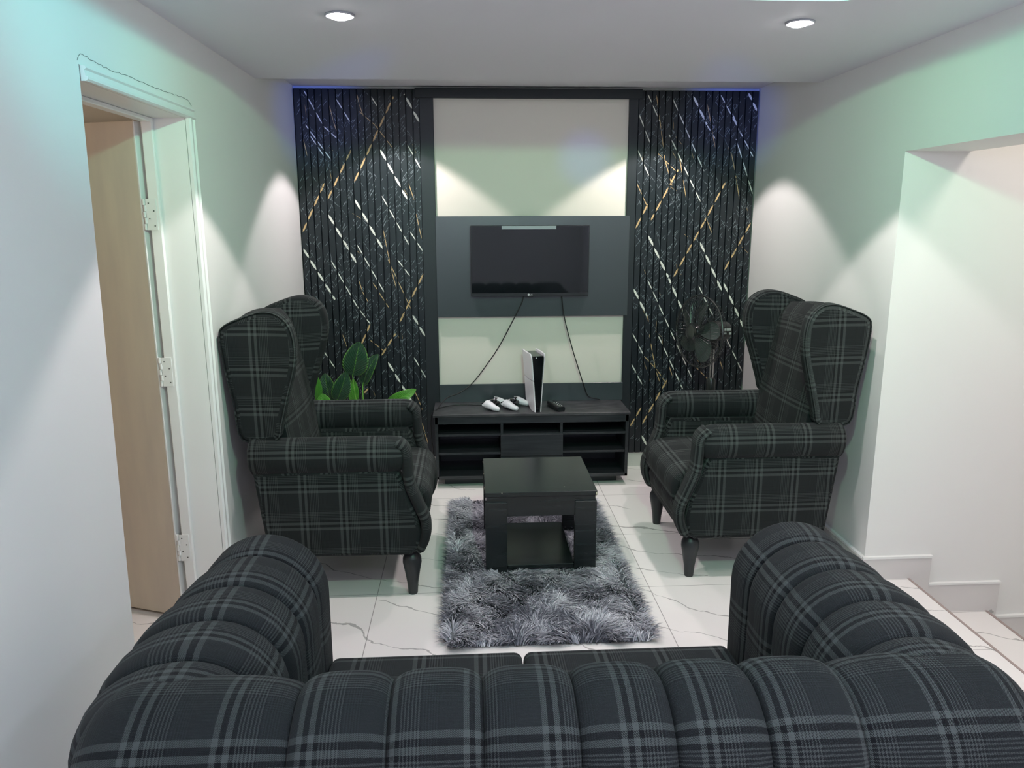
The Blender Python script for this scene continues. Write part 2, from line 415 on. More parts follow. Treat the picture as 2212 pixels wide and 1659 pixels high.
# ceiling: dropped slab with a rounded tray opening, upper ceiling behind its rear edge
tx0, tx1, ty0, ty1, tr = -0.47, 1.23, -1.2, 2.505, 0.10
hole = []
for (cx, cy, a0) in ((tx1-tr, ty1-tr, 0), (tx0+tr, ty1-tr, 90), (tx0+tr, ty0+tr, 180), (tx1-tr, ty0+tr, 270)):
    for k in range(7): a = radians(a0+k*15); hole.append((cx+tr*cos(a), cy+tr*sin(a)))
outer = []
for (x, y) in hole:      # matching points on the outer rectangle
    nx = XR+0.02 if x > 0.38 else XL-0.02; ny = YE if y > 0.65 else YF
    outer.append((nx, ny))
n = len(hole)
def ring_faces(z, flip):
    v = [(x, y, z) for x, y in hole]+[(x, y, z) for x, y in outer]; F = []
    for i in range(n):
        j = (i+1) % n
        q = (i, j, n+j, n+i); 
        if outer[i] == outer[j]: q = (i, j, n+i)
        F.append(q[::-1] if flip else q)
    return v, F
b = MB()
v, F = ring_faces(ZC, False); b.add(v, F)
v, F = ring_faces(ZC+0.055, True); b.add(v, F)
b.loft([[(x, y, ZC) for x, y in hole], [(x, y, ZC+0.055) for x, y in hole]], True, (False, False))
b.add([(XL-0.02, YE, ZC), (XR+0.02, YE, ZC), (XR+0.02, YE, ZU+0.02), (XL-0.02, YE, ZU+0.02)], [(0, 1, 2, 3)])
struct(b.build('ceiling', M['ceiling']))
b = MB(); b.box((XL-0.1, YE-0.03, ZU), (XR+0.1, YB+0.1, ZU+0.06)); b.box((XL-0.1, YF, 2.46), (XR+0.1, YE-0.0, 2.52)); 
struct(b.build('ceiling_upper', M['ceiling']))
led = [(x-(0.006 if x > 0.38 else -0.006), y-(0.006 if y > 0.65 else -0.006), ZC+0.022) for x, y in hole]
b = MB(); b.tube(led, 0.009, 6, closed=True); o = b.build('trim_1', M['led']); struct(o)

# baseboards
b = MB(); b.box((XL, YB-0.012, 0), (XR, YB, 0.10)); struct(b.build('baseboard_back', M['tile']))
b = MB(); b.box((XL, 3.06, 0), (XL+0.012, YB-0.012, 0.10)); struct(b.build('baseboard_left', M['tile']))
b = MB(); b.box((XR-0.012, YS+0.0005, 0), (XR, YB-0.012, 0.098)); b.box((XR-0.016, YS+0.0005, 0.098), (XR, YB-0.012, 0.108), mi=1)
struct(b.build('baseboard_right', [M['tile'], M['gloss_white']]))
b = MB()
segs = [(XR-0.012, 2.043, 0.0, 0.098), (2.043, 2.376, -0.17, -0.036), (2.376, 2.76, -0.34, -0.206), (2.76, 3.14, -0.51, -0.376)]
for i, (x0, x1, z0, z1) in enumerate(segs):
    zb = z0-0.17 if i < 3 else z0
    xe = [1.945, 2.326, 2.706, 3.086][i]
    b.box((x0, YS-0.012, z0-0.004), (x1, YS, z1)); 
    b.box((xe, YS-0.0119, z0-0.18), (x1, YS, z0))
    b.box((x0, YS-0.016, z1), (x1+0.003, YS, z1+0.010), mi=1)
struct(b.build('baseboard_stairs', [M['tile'], M['gloss_white']]))
# stairs going down to the right
b = MB()
for i in range(5):
    xa = 1.945 + 0.381*i; z = -0.17*(i+1)
    b.box((xa-0.02, 0.75, z-0.3), (xa+0.385, YS-0.001, z)); b.box((xa+0.377, 0.75, z-0.012), (xa+0.389, YS-0.013, z+0.002), mi=1)
b.box((1.937, 0.75, -0.17), (1.949, YS-0.013, -0.001)); b.box((1.940, 0.75, -0.012), (1.951, YS-0.013, 0.0015), mi=1)
struct(b.build('stairs', [M['floor'], M['nosing']]))

# room beyond the doorway
b = MB(); b.box((-3.2, 3.25, 0), (XL-T, 3.35, 2.6)); b.box((-3.2, 0.3, 0), (-3.1, 3.3, 2.6)); b.box((-3.2, 0.2, 0), (XL-T, 0.3, 2.6)); struct(b.build('wall_side_room', M['beige']))
b = MB(); b.box((-3.2, 0.2, 2.3), (XL-T, 3.35, 2.4)); struct(b.build('ceiling_side_room', M['ceiling']))

# door frame: reveal linings, architrave mouldings
b = MB()
jz = 1.935
b.box((XL-T-0.006, 2.925, 0), (XL-0.002, 2.9845, jz+0.035), 0.0); b.box((XL-T-0.006, 2.908, 0), (XL-0.112, 2.9249, jz), 0.003)
b.box((XL-T-0.006, 2.176, jz), (XL-0.002, 2.9246, 1.974)); b.box((XL-T-0.006, 2.18, jz-0.015), (XL-0.112, 2.9075, jz-0.0002), 0.003)
def archi(b, p, d, t):        # moulded strip: p start, d length vector, t outward direction in the wall plane
    prof = [(0, 0), (0, 0.012), (0.008, 0.018), (0.018, 0.018), (0.022, 0.012), (0.045, 0.010), (0.052, 0.016), (0.060, 0.014), (0.064, 0)]
    A = Vector(p); Bv = A+Vector(d); t = Vector(t)
    b.loft([[A+t*u+Vector((1, 0, 0))*h for u, h in prof], [Bv+t*u+Vector((1, 0, 0))*h for u, h in prof]], True)
archi(b, (XL, 2.925, 0), (0, 0, jz+0.0), (0, 1, 0)); archi(b, (XL, 2.175, jz), (0, 0.814, 0), (0, 0, 0.62))
struct(b.build('trim_2', M['gloss_white'], smooth=True, angle=35))
# open door leaf
root = bpy.data.objects.new('door_1', None); COL.objects.link(root); root.location = (-1.168, 2.930, 0); root['kind'] = 'structure'; root.rotation_euler = (0, 0, radians(-20))
b = MB(); b.box((-0.86, -0.02, 0.012), (-0.006, 0.025, 1.925), 0.002, 0); b.build('door_leaf', M['door'], root)
b = MB(); b.box((-0.006, -0.0205, 0.012), (0.0, 0.0255, 1.925), 0.001); b.build('leaf_edge', M['gloss_white'], root)
for hz in (1.60, 1.02, 0.31):
    b = MB()
    b.box((0.0001, -0.018, hz-0.055), (0.002, 0.020, hz+0.055), 0.0004)
    q0, q1 = (0.016, -0.0205), (0.050, -0.0080)
    b.add([(q0[0], q0[1], hz-0.055), (q1[0], q1[1], hz-0.055), (q1[0], q1[1], hz+0.055), (q0[0], q0[1], hz+0.055), (q0[0], q0[1]+0.003, hz-0.055), (q1[0], q1[1]+0.003, hz-0.055), (q1[0], q1[1]+0.003, hz+0.055), (q0[0], q0[1]+0.003, hz+0.055)],
          [(0, 1, 2, 3), (4, 7, 6, 5), (0, 4, 5, 1), (1, 5, 6, 2), (2, 6, 7, 3), (3, 7, 4, 0)])
    for k in range(5):
        b.lathe([(0.0062, -0.0105), (0.0062, 0.0105)], (0.010+(0.002 if k % 2 else -0.002), -0.019, hz-0.044+k*0.022), seg=10)
    for (sy, sz) in ((-0.012, 0.04), (0.008, 0.013), (-0.012, -0.015), (0.008, -0.04)):
        b.lathe([(0.0026, 0), (0.0026, 0.0012)], (0.002, sy, hz+sz), (1, 0, 0), 8, 1)
    for (sx, sz) in ((0.026, 0.04), (0.042, 0.013), (0.026, -0.015), (0.042, -0.04)):
        b.lathe([(0.0026, 0), (0.0026, 0.0014)], (sx, -0.0205+(sx-0.016)*0.368-0.0004, hz+sz), (0.34, -0.94, 0), 8, 1)
    b.build('hinge', [M['hinge'], M['line']], root, smooth=True, angle=40)

# downlights
def downlight(x, y, tilt, label):
    t = thing('downlight', (x, y, ZC), label, 'ceiling light', 'downlights in the dropped ceiling')
    b = MB(); b.lathe([(0.048, -0.001), (0.050, -0.004), (0.046, -0.007), (0.038, -0.005), (0.035, -0.0015)], (0, 0, 0), seg=40, caps=(True, True))
    b.build('trim_ring', M['ring'], t, smooth=True)
    b = MB(); b.lathe([(0.031, 0.0), (0.033, -0.004), (0.030, -0.009), (0.018, -0.0125), (0.001, -0.0135)], (0, 0, -0.002), Vector((tilt, 0.05, 1)), 32)
    b.build('lamp_face', M['bulb'], t, smooth=True)
downlight(-0.41, 2.73, 0.0, 'round recessed ceiling spotlight lit white, above the left half of the room')
downlight(1.14, 2.76, -0.08, 'round recessed ceiling spotlight lit white, above the right half of the room')

# ------------------------------------------------------------------ TV wall: frame, cream wall patch, fluted panels
b = MB(); b.box((-0.195, YB-0.022, 0.10), (0.955, YB, 2.27)); o = struct(b.build('trim_3', M['beige']))
b = MB()
b.box((-0.276, YB-0.040, 0.10), (-0.195, YB, 2.318), 0.002); b.box((0.955, YB-0.040, 0.10), (1.010, YB, 2.318), 0.002); b.box((-0.30, YB-0.046, 2.268), (1.03, YB, 2.322), 0.002)
tag(b.build('wall_frame', M['frame_black']), 'black frame around the cream wall behind the television', 'frame')

YP = YB-0.030    # slat face plane
def fluted(name, x0, x1, veins, seed, label):
    rnd = random.Random(seed); pitch = 0.041; n = int(round((x1-x0)/pitch)); pitch = (x1-x0)/n
    t = thing(name, ((x0+x1)/2, YB, 0.10), label, 'wall panel', 'fluted marble-effect wall panels')
    ox = (x0+x1)/2; zt = 2.318
    b = MB(); prof = []; flats = []
    for i in range(n):
        a = x0+i*pitch
        prof += [(a, YB-0.017), (a+0.0025, YB-0.017), (a+0.0035, YP+0.002), (a+0.005, YP), (a+pitch-0.002, YP), (a+pitch-0.0008, YP+0.002)]
        flats.append((a+0.0045, a+pitch-0.0015))
    prof += [(x1, YB-0.014)]
    lo = [(x-ox, y-YB, 0.0) for x, y in prof]; hi = [(x-ox, y-YB, zt-0.10) for x, y in prof]
    m = len(prof)
    b.add(lo+hi, [(i, i+1, m+i+1, m+i) for i in range(m-1)])
    b.add([(x0-ox, 0, 0), (x0-ox, 0, zt-0.1), (x0-ox, YP-YB+0.004, zt-0.1), (x0-ox, YP-YB+0.004, 0)], [(0, 1, 2, 3)])
    b.add([(x1-ox, 0, 0), (x1-ox, YP-YB+0.004, 0), (x1-ox, YP-YB+0.004, zt-0.1), (x1-ox, 0, zt-0.1)], [(0, 1, 2, 3)])
    top = [(x-ox, y-YB, zt-0.1) for x, y in prof]+[(x1-ox, 0, zt-0.1), (x0-ox, 0, zt-0.1)]
    b.add(top, [tuple(range(len(top)))]); b.add([(x, y, 0) for x, y, z in top], [tuple(range(len(top)))[::-1]])
    b.build('slats', M['flute'], t, smooth=False)
    b = MB()
    def stroke(xa, za, xb, zb, w, mi, jit=0.0):
        if xa > xb: xa, za, xb, zb = xb, zb, xa, za
        for fa, fb in flats:
            a = max(fa, xa); c = min(fb, xb)
            if c-a < 0.0015: continue
            f1 = (a-xa)/max(1e-6, xb-xa); f2 = (c-xa)/max(1e-6, xb-xa)
            z1 = za+(zb-za)*f1; z2 = za+(zb-za)*f2
            if jit: 
                q = rnd.uniform(-jit, jit); z1 += q; z2 += q
            if max(z1, z2) > zt-0.002 or min(z1, z2) < 0.103: continue
            L = sqrt((c-a)**2+(z2-z1)**2); nx, nz = -(z2-z1)/L*w/2, (c-a)/L*w/2
            y = YP-YB-0.0006
            P = [(a-ox, y, z1-0.10), (a+(c-a)*0.25+nx*0.9-ox, y, z1+(z2-z1)*0.25+nz*0.9-0.10), (a+(c-a)*0.75+nx-ox, y, z1+(z2-z1)*0.75+nz-0.10), (c-ox, y, z2-0.10),
                 (a+(c-a)*0.75-nx*0.8-ox, y, z1+(z2-z1)*0.75-nz*0.8-0.10), (a+(c-a)*0.25-nx-ox, y, z1+(z2-z1)*0.25-nz-0.10)]
            P = [(min(max(p[0], fa-ox), fb-ox), p[1], p[2]) for p in P]
            b.add(P, [(0, 5, 4, 3, 2, 1)], mi=mi)
    for (k, pts) in veins:
        for (p, q) in zip(pts[:-1], pts[1:]):
            if k == 'W': stroke(*p, *q, 0.0135, 0)
            elif k == 'T': stroke(*p, *q, 0.0068, 0)
            elif k == 'G': stroke(*p, *q, 0.0105, 1)
            elif k == 'g': stroke(*p, *q, 0.0045, 1)
    # scattered hairline veins
    for i in range(1500):
        x = rnd.uniform(x0, x1); z = rnd.uniform(0.15, 2.28); L = rnd.uniform(0.015, 0.05)
        a = radians(rnd.choice([55, 58, 52, 50, 60, 48, 56, 125, 118]) + rnd.uniform(-6, 6))
        stroke(x, z, x+L*cos(a), z+L*sin(a), rnd.uniform(0.0016, 0.0027), 2)
    # drifting chains of hairlines
    for i in range(20):
        x = rnd.uniform(x0, x1); z = rnd.uniform(0.5, 2.3); a = radians(rnd.choice([-62, -68, -55]))
        for k in range(rnd.randint(4, 9)):
            L = rnd.uniform(0.03, 0.07); aa = a+rnd.uniform(-0.5, 0.5); nx_, nz_ = x+L*cos(aa), z+L*sin(aa)
            if nx_ > x1 or nz_ < 0.12: break
            stroke(x, z, nx_, nz_, 0.0016, rnd.choice([2, 2, 2, 1])); x, z = nx_, nz_
    b.build('marble_veins', [M['vein_white'], M['vein_gold'], M['scratch']], t)
    return t

# photograph sightings of the veins, converted to positions on the slat plane
def on_panel(px, py):
    d = (r2*((px-1106)/FPX) + u2*(-(py-829.5)/FPX) + f_); k = YP/d.y
    return (d.x*k, CAMH+d.z*k)
LV = [('W', [(873,203),(919,289)]), ('W', [(819,319),(880,431)]), ('W', [(766,430),(828,540)]), ('W', [(709,463),(772,572)]), ('W', [(655,537),(724,648)]),
      ('W', [(838,782),(897,880)]), ('W', [(891,680),(935,755)]), ('W', [(722,872),(790,985)]),
      ('T', [(656,195),(699,273),(731,302)]), ('T', [(725,212),(757,265)]), ('T', [(799,204),(815,230)]), ('T', [(876,305),(923,391)]), ('T', [(822,418),(884,530)]),
      ('T', [(771,528),(831,633)]), ('T', [(715,562),(774,667)]), ('T', [(883,496),(923,558)]), ('T', [(893,770),(937,845)]), ('T', [(695,752),(727,800)]),
      ('T', [(660,270),(715,345)]), ('T', [(858,560),(886,597)]), ('T', [(770,660),(800,700)]), ('T', [(656,640),(690,700)]), ('T', [(668,290),(703,342)]),
      ('G', [(850,208),(765,394)]), ('G', [(760,320),(708,431)]), ('G', [(701,395),(654,501)]), ('G', [(927,566),(863,697)]), ('G', [(855,720),(824,768)]), ('G', [(798,836),(786,850)]),
      ('G', [(800,700),(770,768)]), ('g', [(880,389),(895,433)]), ('g', [(897,452),(905,490),(911,516)]), ('g', [(828,496),(836,538),(846,585),(856,622)]), ('g', [(775,605),(783,630),(795,652)]),
      ('g', [(711,225),(720,262),(730,292)]), ('g', [(769,195),(776,225),(785,252)]), ('g', [(655,300),(664,338)]), ('g', [(740,722),(748,745),(757,762)]), ('g', [(684,775),(692,798)]),
      ('g', [(896,845),(906,868),(912,885)]), ('g', [(908,900),(918,935),(925,960)]), ('g', [(775,240),(810,270),(850,322)]), ('g', [(800,735),(832,760)]), ('g', [(838,560),(875,640),(888,668)]), ('g', [(805,610),(840,665)])]
RV = [('W', [(1495,202),(1527,270)]), ('W', [(1617,201),(1635,240)]), ('W', [(1400,508),(1444,600),(1482,689)]), ('W', [(1512,523),(1559,628)]), ('W', [(1563,611),(1611,718)]),
      ('W', [(1363,612),(1398,684)]), ('W', [(1386,940),(1405,980)]), ('W', [(1520,870),(1560,950)]),
      ('T', [(1399,605),(1497,822)]), ('T', [(1360,708),(1392,771)]), ('T', [(1358,775),(1389,834)]), ('T', [(1509,617),(1540,682)]), ('T', [(1569,731),(1605,807)]), ('T', [(1422,725),(1475,841)]),
      ('T', [(1453,212),(1520,369)]), ('T', [(1557,205),(1627,339)]), ('T', [(1376,235),(1406,314)]), ('T', [(1527,270),(1545,300)]), ('T', [(1445,290),(1515,440)]), ('T', [(1400,204),(1425,262)]),
      ('T', [(1375,318),(1402,380)]), ('T', [(1580,240),(1600,290)]), ('T', [(1590,300),(1626,420)]),
      ('G', [(1465,366),(1406,476)]), ('G', [(1567,394),(1522,478)]), ('G', [(1522,478),(1455,598)]), ('G', [(1403,434),(1368,503)]), ('G', [(1622,481),(1565,583)]), ('G', [(1444,815),(1387,916)]), ('G', [(1387,877),(1361,921)]),
      ('g', [(1418,205),(1428,280),(1436,344),(1452,402)]), ('g', [(1468,339),(1475,385),(1482,428)]), ('g', [(1528,225),(1536,270),(1545,320)]), ('g', [(1398,680),(1401,696)]), ('g', [(1403,722),(1409,760),(1416,798),(1425,825)]),
      ('g', [(1555,778),(1561,798)]), ('g', [(1420,330),(1460,370)]), ('g', [(1373,390),(1400,450)]), ('g', [(1580,330),(1590,385),(1597,430)]), ('g', [(1446,792),(1452,812)]), ('g', [(1525,470),(1540,510)]), ('g', [(1392,770),(1420,800),(1440,830)]), ('g', [(1500,790),(1528,818)])]
LV = [(k, [on_panel(*p) for p in P]) for k, P in LV]; RV = [(k, [on_panel(*p) for p in P]) for k, P in RV]
fluted('fluted_panel', -0.996, -0.276, LV, 3, 'black fluted wall panel with white and gold marble veins, behind the potted plant')
fluted('fluted_panel', 1.010, 1.732, RV, 5, 'black fluted wall panel with white and gold marble veins, behind the pedestal fan')

# board carrying the television
b = MB(); b.box((-0.197, YB-0.058, 0.995), (0.973, YB-0.022, 1.598), 0.0015)
o = tag(b.build('tv_board', M['board']), 'wide charcoal board mounted on the cream wall behind the television', 'wall board')

# television
t = thing('television', (0.366, YB-0.062, 1.33), 'flat black television mounted on the charcoal board above the console', 'television')
t.rotation_euler = (radians(1.1), 0, 0)
b = MB(); b.box((-0.356, -0.045, -0.205), (0.356, -0.012, 0.214), 0.003); b.box((-0.20, -0.014, -0.12), (0.20, 0.0, 0.12), 0.002); b.build('body', M['tv_body'], t)
b = MB(); b.box((-0.351, -0.0475, -0.186), (0.351, -0.0448, 0.210)); b.build('screen', M['screen'], t)
b = MB(); b.box((-0.354, -0.050, -0.205), (0.354, -0.044, -0.187), 0.001); b.box((-0.02, -0.048, -0.211), (0.02, -0.03, -0.203), 0.002); b.build('lower_bezel', M['tv_body'], t)
b = MB(); b.box((-0.17, -0.0485, 0.192), (0.155, -0.0475, 0.212)); b.build('clear_film_strip', M['film'], t)
b = MB(); b.lathe([(0.0065, 0), (0.0065, 0.001)], (-0.009, -0.0502, -0.196), (0, -1, 0), 20); b.build('round_logo', M['mark'], t)
def text_mesh(name, body, size, mat, parent, loc, rot=(pi/2, 0, 0), ext=0.0004):
    c = bpy.data.curves.new(name, 'FONT'); c.body = body; c.size = size; c.extrude = ext; c.align_x = 'LEFT'
    o = bpy.data.objects.new(name, c); COL.objects.link(o)
    bpy.context.view_layer.update()
    me = bpy.data.meshes.new_from_object(o.evaluated_get(bpy.context.evaluated_depsgraph_get()))
    me.materials.clear(); me.materials.append(mat)
    bpy.data.objects.remove(o); bpy.data.curves.remove(c)
    q = bpy.data.objects.new(name, me); COL.objects.link(q); q.parent = parent; q.location = loc; q.rotation_euler = rot
    return q
text_mesh('logo_letters', 'LG', 0.013, M['mark'], t, (-0.001, -0.0504, -0.2005))

# ------------------------------------------------------------------ TV console
cx0, cx1, cy0, cy1, zb, zt = -0.215, 0.938, 4.385, 4.70, 0.058, 0.458
t = thing('tv_console', ((cx0+cx1)/2, (cy0+cy1)/2, 0), 'low black wooden television console with open shelves, standing under the television', 'console table')
ox, oy = (cx0+cx1)/2, (cy0+cy1)/2
def cb(b, lo, hi, bev=0.0015): b.box((lo[0]-ox, lo[1]-oy, lo[2]), (hi[0]-ox, hi[1]-oy, hi[2]), bev)
b = MB(); cb(b, (cx0-0.010, cy0-0.006, zt-0.016), (cx1+0.008, cy1, zt), 0.002); b.build('top', M['dust_wood'], t)
b = MB(); cb(b, (cx0-0.002, cy0, zt-0.060), (cx1+0.002, cy0+0.018, zt-0.016)); b.build('top_rail', M['black_wood'], t)
for (xa, xb) in ((cx0, cx0+0.018), (cx1-0.018, cx1)):
    b = MB(); cb(b, (xa, cy0, zb), (xb, cy1-0.001, zt-0.016)); b.build('side_panel', M['black_wood'], t)
for xa in (0.180, 0.535):
    b = MB(); cb(b, (xa-0.008, cy0+0.003, zb+0.016), (xa+0.008, cy1-0.02, zt-0.018)); b.build('divider', M['black_wood'], t)
for (xa, xb) in ((cx0+0.018, 0.172), (0.543, cx1-0.018)):
    for z in (0.322, 0.208):
        b = MB(); cb(b, (xa, cy0+0.004, z), (xb, cy1-0.02, z+0.014)); b.build('shelf', M['black_wood'], t)
b = MB(); cb(b, (0.188, cy0+0.004, 0.322), (0.527, cy1-0.02, 0.336)); b.build('shelf', M['black_wood'], t)
b = MB(); cb(b, (0.172, cy0-0.014, 0.200), (0.543, cy0+0.004, 0.332)); b.build('drawer_front', M['black_wood'], t)
b = MB(); cb(b, (0.172, cy0-0.004, 0.078), (0.543, cy0+0.010, 0.196)); b.build('cabinet_door', M['black_wood'], t)
b = MB(); cb(b, (cx0, cy0, zb), (cx1, cy1-0.001, zb+0.018)); b.build('bottom_panel', M['black_wood'], t)
b = MB(); cb(b, (cx0+0.003, cy1-0.012, zb+0.01), (cx1-0.003, cy1-0.003, zt-0.02)); b.build('back_panel', M['black_wood'], t)
b = MB(); cb(b, (cx0+0.05, cy0+0.085, 0), (cx1-0.05, cy1-0.06, zb), 0.001); b.build('plinth', M['black_wood'], t)
b = MB(); cb(b, (-0.193, cy1-0.008, zt), (0.957, cy1+0.004, 0.572), 0.001); b.build('upstand', M['board'], t)

# game console standing upright
t = thing('game_console', (0.396, 4.40, zt), 'upright white and black video game console standing on the black console table', 'game console', rz=radians(10))
def gp(w_, d_, z): return (w_, d_, z)
H = 0.350
def half(z, front=True): return 0.0135+0.021*(z/H)          # half width of the dark core
b = MB(); rings = []
for z in (0.0, 0.10, 0.20, 0.30, 0.338):
    h_ = half(z)-0.002
    rings.append([(-h_, 0.004, z), (h_, 0.004, z), (h_+0.003, 0.205, z), (-h_-0.003, 0.205, z)])
b.loft(rings); b.build('core', M['gloss_black'], t)
for sgn in (-1, 1):
    for (za, zb_, nm) in ((0.002, 0.188, 'lower_cover'), (0.193, H, 'upper_cover')):
        b = MB(); rings = []
        for k in range(9):
            z = za+(zb_-za)*k/8; h_ = half(z); fr = 0.0 if z < 0.33 else 0.02*(z-0.33)/0.02; rr = 0.212 if z > 0.05 else 0.212-0.10*((0.05-z)/0.05)**1.5
            fl = 0.004*(z/H)**3
            xs = [h_+fl, h_+0.006+fl]
            rings.append([(sgn*xs[0], fr, z), (sgn*xs[1], fr+0.004, z), (sgn*(xs[1]+0.006), (fr+rr)/2, z), (sgn*xs[1], rr, z), (sgn*xs[0], rr, z)])
        if sgn < 0: rings = [r[::-1] for r in rings]
        b.loft(rings); b.build(nm, M['white_plastic'], t, smooth=True, angle=50)
b = MB(); b.lathe([(0.0035, 0), (0.003, 0.002)], (-0.012, 0.004, 0.328), (0, -1, 0), 12); b.build('power_light', M['white_plastic'], t)

# gamepads
def gamepad(loc, rz, label):
    t = thing('gamepad', loc, label, 'game controller', 'white gamepads on the console table', rz)
    b = MB()
    rings = []
    for k in range(13):        # main shell across the width
        s = -1+2*k/12; x = s*0.066; d = 0.032+0.006*abs(s); hh = 0.017*sqrt(max(0.05, 1-0.55*s*s)); yc = 0.010-0.008*s*s
        rings.append([(x, yc+d*cos(2*pi*q/16)*(1 if cos(2*pi*q/16) > 0 else 0.8), 0.030+hh*sin(2*pi*q/16)) for q in range(16)])
    b.loft(rings)
    for sg in (-1, 1):
        P = bezier_pts([(sg*0.048, 0.012, 0.032), (sg*0.062, -0.015, 0.030), (sg*0.070, -0.045, 0.021), (sg*0.070, -0.072, 0.0155)], 5)
        rr = [0.026-0.0125*(i/(len(P)-1))**1.3 for i in range(len(P))]
        b.tube(P, rr, 14)
        b.lathe([(rr[-1], 0), (rr[-1]*0.85, 0.005), (rr[-1]*0.5, 0.009), (0.001, 0.010)], P[-1], (sg*0.05, -1, -0.1), 14)
    b.build('shell', M['white_plastic'], t, smooth=True, angle=60)
    b = MB(); b.box((-0.030, -0.018, 0.038), (0.030, 0.012, 0.0475), 0.003); b.box((-0.034, -0.036, 0.018), (0.034, -0.012, 0.040), 0.006); b.build('black_centre', M['gloss_black'], t)
    for sg in (-1, 1):
        b = MB(); b.lathe([(0.010, 0), (0.0045, 0.004), (0.0045, 0.011), (0.0105, 0.013), (0.011, 0.016), (0.008, 0.0165)], (sg*0.026, -0.010, 0.043), (0, -0.1, 1), 16); b.build('thumbstick', M['gloss_black'], t, smooth=True, angle=40)
        b = MB(); b.box((sg*0.046-0.016, 0.034, 0.026), (sg*0.046+0.016, 0.046, 0.040), 0.004); b.build('shoulder_button', M['gloss_black'], t)
    return t
g0 = gamepad((0.130, 4.535, zt), radians(62), 'white gamepad on the console table, the one further from the game console')
g1 = copy_tree(g0); g1.location = (0.248, 4.545, zt); g1.rotation_euler[2] = radians(58); g1['label'] = 'white gamepad on the console table, the one right beside the game console'

t = thing('remote_control', (0.513, 4.50, zt), 'small black remote control lying on the console table right of the game console', 'remote control', rz=radians(16))
b = MB(); rings = []
for k in range(9):
    y = -0.09+0.18*k/8; s = 1-0.15*(abs(y)/0.09)**6; rings.append([(a*0.026*s, y, 0.016+c_*0.016*s) for a, c_ in ((-0.8, -1), (0.8, -1), (1, -0.4), (1, 0.5), (0.7, 1), (-0.7, 1), (-1, 0.5), (-1, -0.4))])
b.loft(rings); b.build('casing', M['tv_body'], t, smooth=True, angle=50)
for i in range(4):
    for j in range(2):
        b = MB(); b.lathe([(0.0035, 0), (0.003, 0.002)], (-0.008+0.016*j, -0.07+i*0.026, 0.0318), seg=10); b.build('button', M['mark'], t)

# cables
def cable(name, pts, r, label):
    b = MB(); P = bezier_pts(pts, 8); b.tube(P, r, 8); return tag(b.build(name, M['cable'], smooth=True), label, 'cable')
def at(px, py, Y):
    d = (r2*((px-1106)/FPX) + u2*(-(py-829.5)/FPX) + f_); k = Y/d.y
    return (d.x*k, Y, CAMH+d.z*k)
P = [at(1131, 638, 4.665)]+[at(x, y, 4.66) for x, y in ((1127, 655), (1108, 692), (1080, 745), (1055, 783))]+[at(1022, 826, 4.64), at(994, 848, 4.60), at(965, 860, 4.56)]+[(-0.205, 4.50, 0.466), (-0.240, 4.49, 0.43), (-0.243, 4.50, 0.30), (-0.236, 4.52, 0.18), (-0.262, 4.55, 0.06), (-0.29, 4.56, 0.006)]
cable('power_cable', P, 0.0032, 'thin black cable hanging from the television, running off the left end of the console')
P = [at(1213, 638, 4.665)]+[at(x, y, 4.66) for x, y in ((1220, 690), (1236, 752), (1246, 785), (1262, 835))]+[at(1271, 856, 4.668), (0.800, 4.672, 0.470), (0.812, 4.676, 0.462)]
cable('antenna_cable', P, 0.0032, 'thin black cable hanging straight down from the right side of the television')
cable('charging_cable', [(-0.205, 4.52, 0.463), (-0.12, 4.60, 0.462), (-0.02, 4.61, 0.462), (0.06, 4.59, 0.462), (0.105, 4.575, 0.475)], 0.0025, 'thin black cable lying on the console top, leading to the left gamepad')

# ------------------------------------------------------------------ side table
t = thing('side_table', (0.305, 3.46, 0), 'square black wooden table with a lower shelf standing on the shaggy rug', 'table')
hx, hy, ht = 0.250, 0.252, 0.400
b = MB(); b.box((-hx, -hy, ht-0.022), (hx, hy, ht), 0.002)
for (x, y, z, sx, sy, sz) in ((-hx-0.0004, -0.18, ht-0.003, 0.001, 0.020, 0.0034), (-hx-0.0004, 0.02, ht-0.002, 0.001, 0.008, 0.003), (-hx-0.0004, 0.20, ht-0.002, 0.001, 0.016, 0.003),
                              (hx-0.004, -hy-0.0004, ht-0.012, 0.0046, 0.001, 0.0124), (-0.175, -hy-0.0004, ht-0.002, 0.004, 0.001, 0.0025), (0.11, -hy+0.06, ht+0.0001, 0.004, 0.003, 0.0003)):
    b.box((x-sx/2, y-sy/2, z-sz/2), (x+sx/2, y+sy/2, z+sz/2), mi=1)
b.build('table_top', [M['table_wood'], M['chip']], t)
b = MB(); b.box((-hx+0.006, -hy+0.012, 0.283), (hx-0.006, hy-0.012, ht-0.022), 0.001); b.build('apron', M['table_wood'], t)
for sx in (-1, 1):
    for sy in (-1, 1):
        xa, xb = sorted((sx*(hx-0.001), sx*(hx-0.098))); ya, yb = sorted((sy*(hy-0.002), sy*(hy-0.035)))
        b = MB(); b.box((xa, ya, 0.018), (xb, yb, 0.352), 0.0015); b.build('leg', M['table_wood'], t)
b = MB(); b.box((-hx+0.100, -hy+0.006, 0.034), (hx-0.100, hy-0.006, 0.052), 0.001); b.build('lower_shelf', M['table_wood'], t)

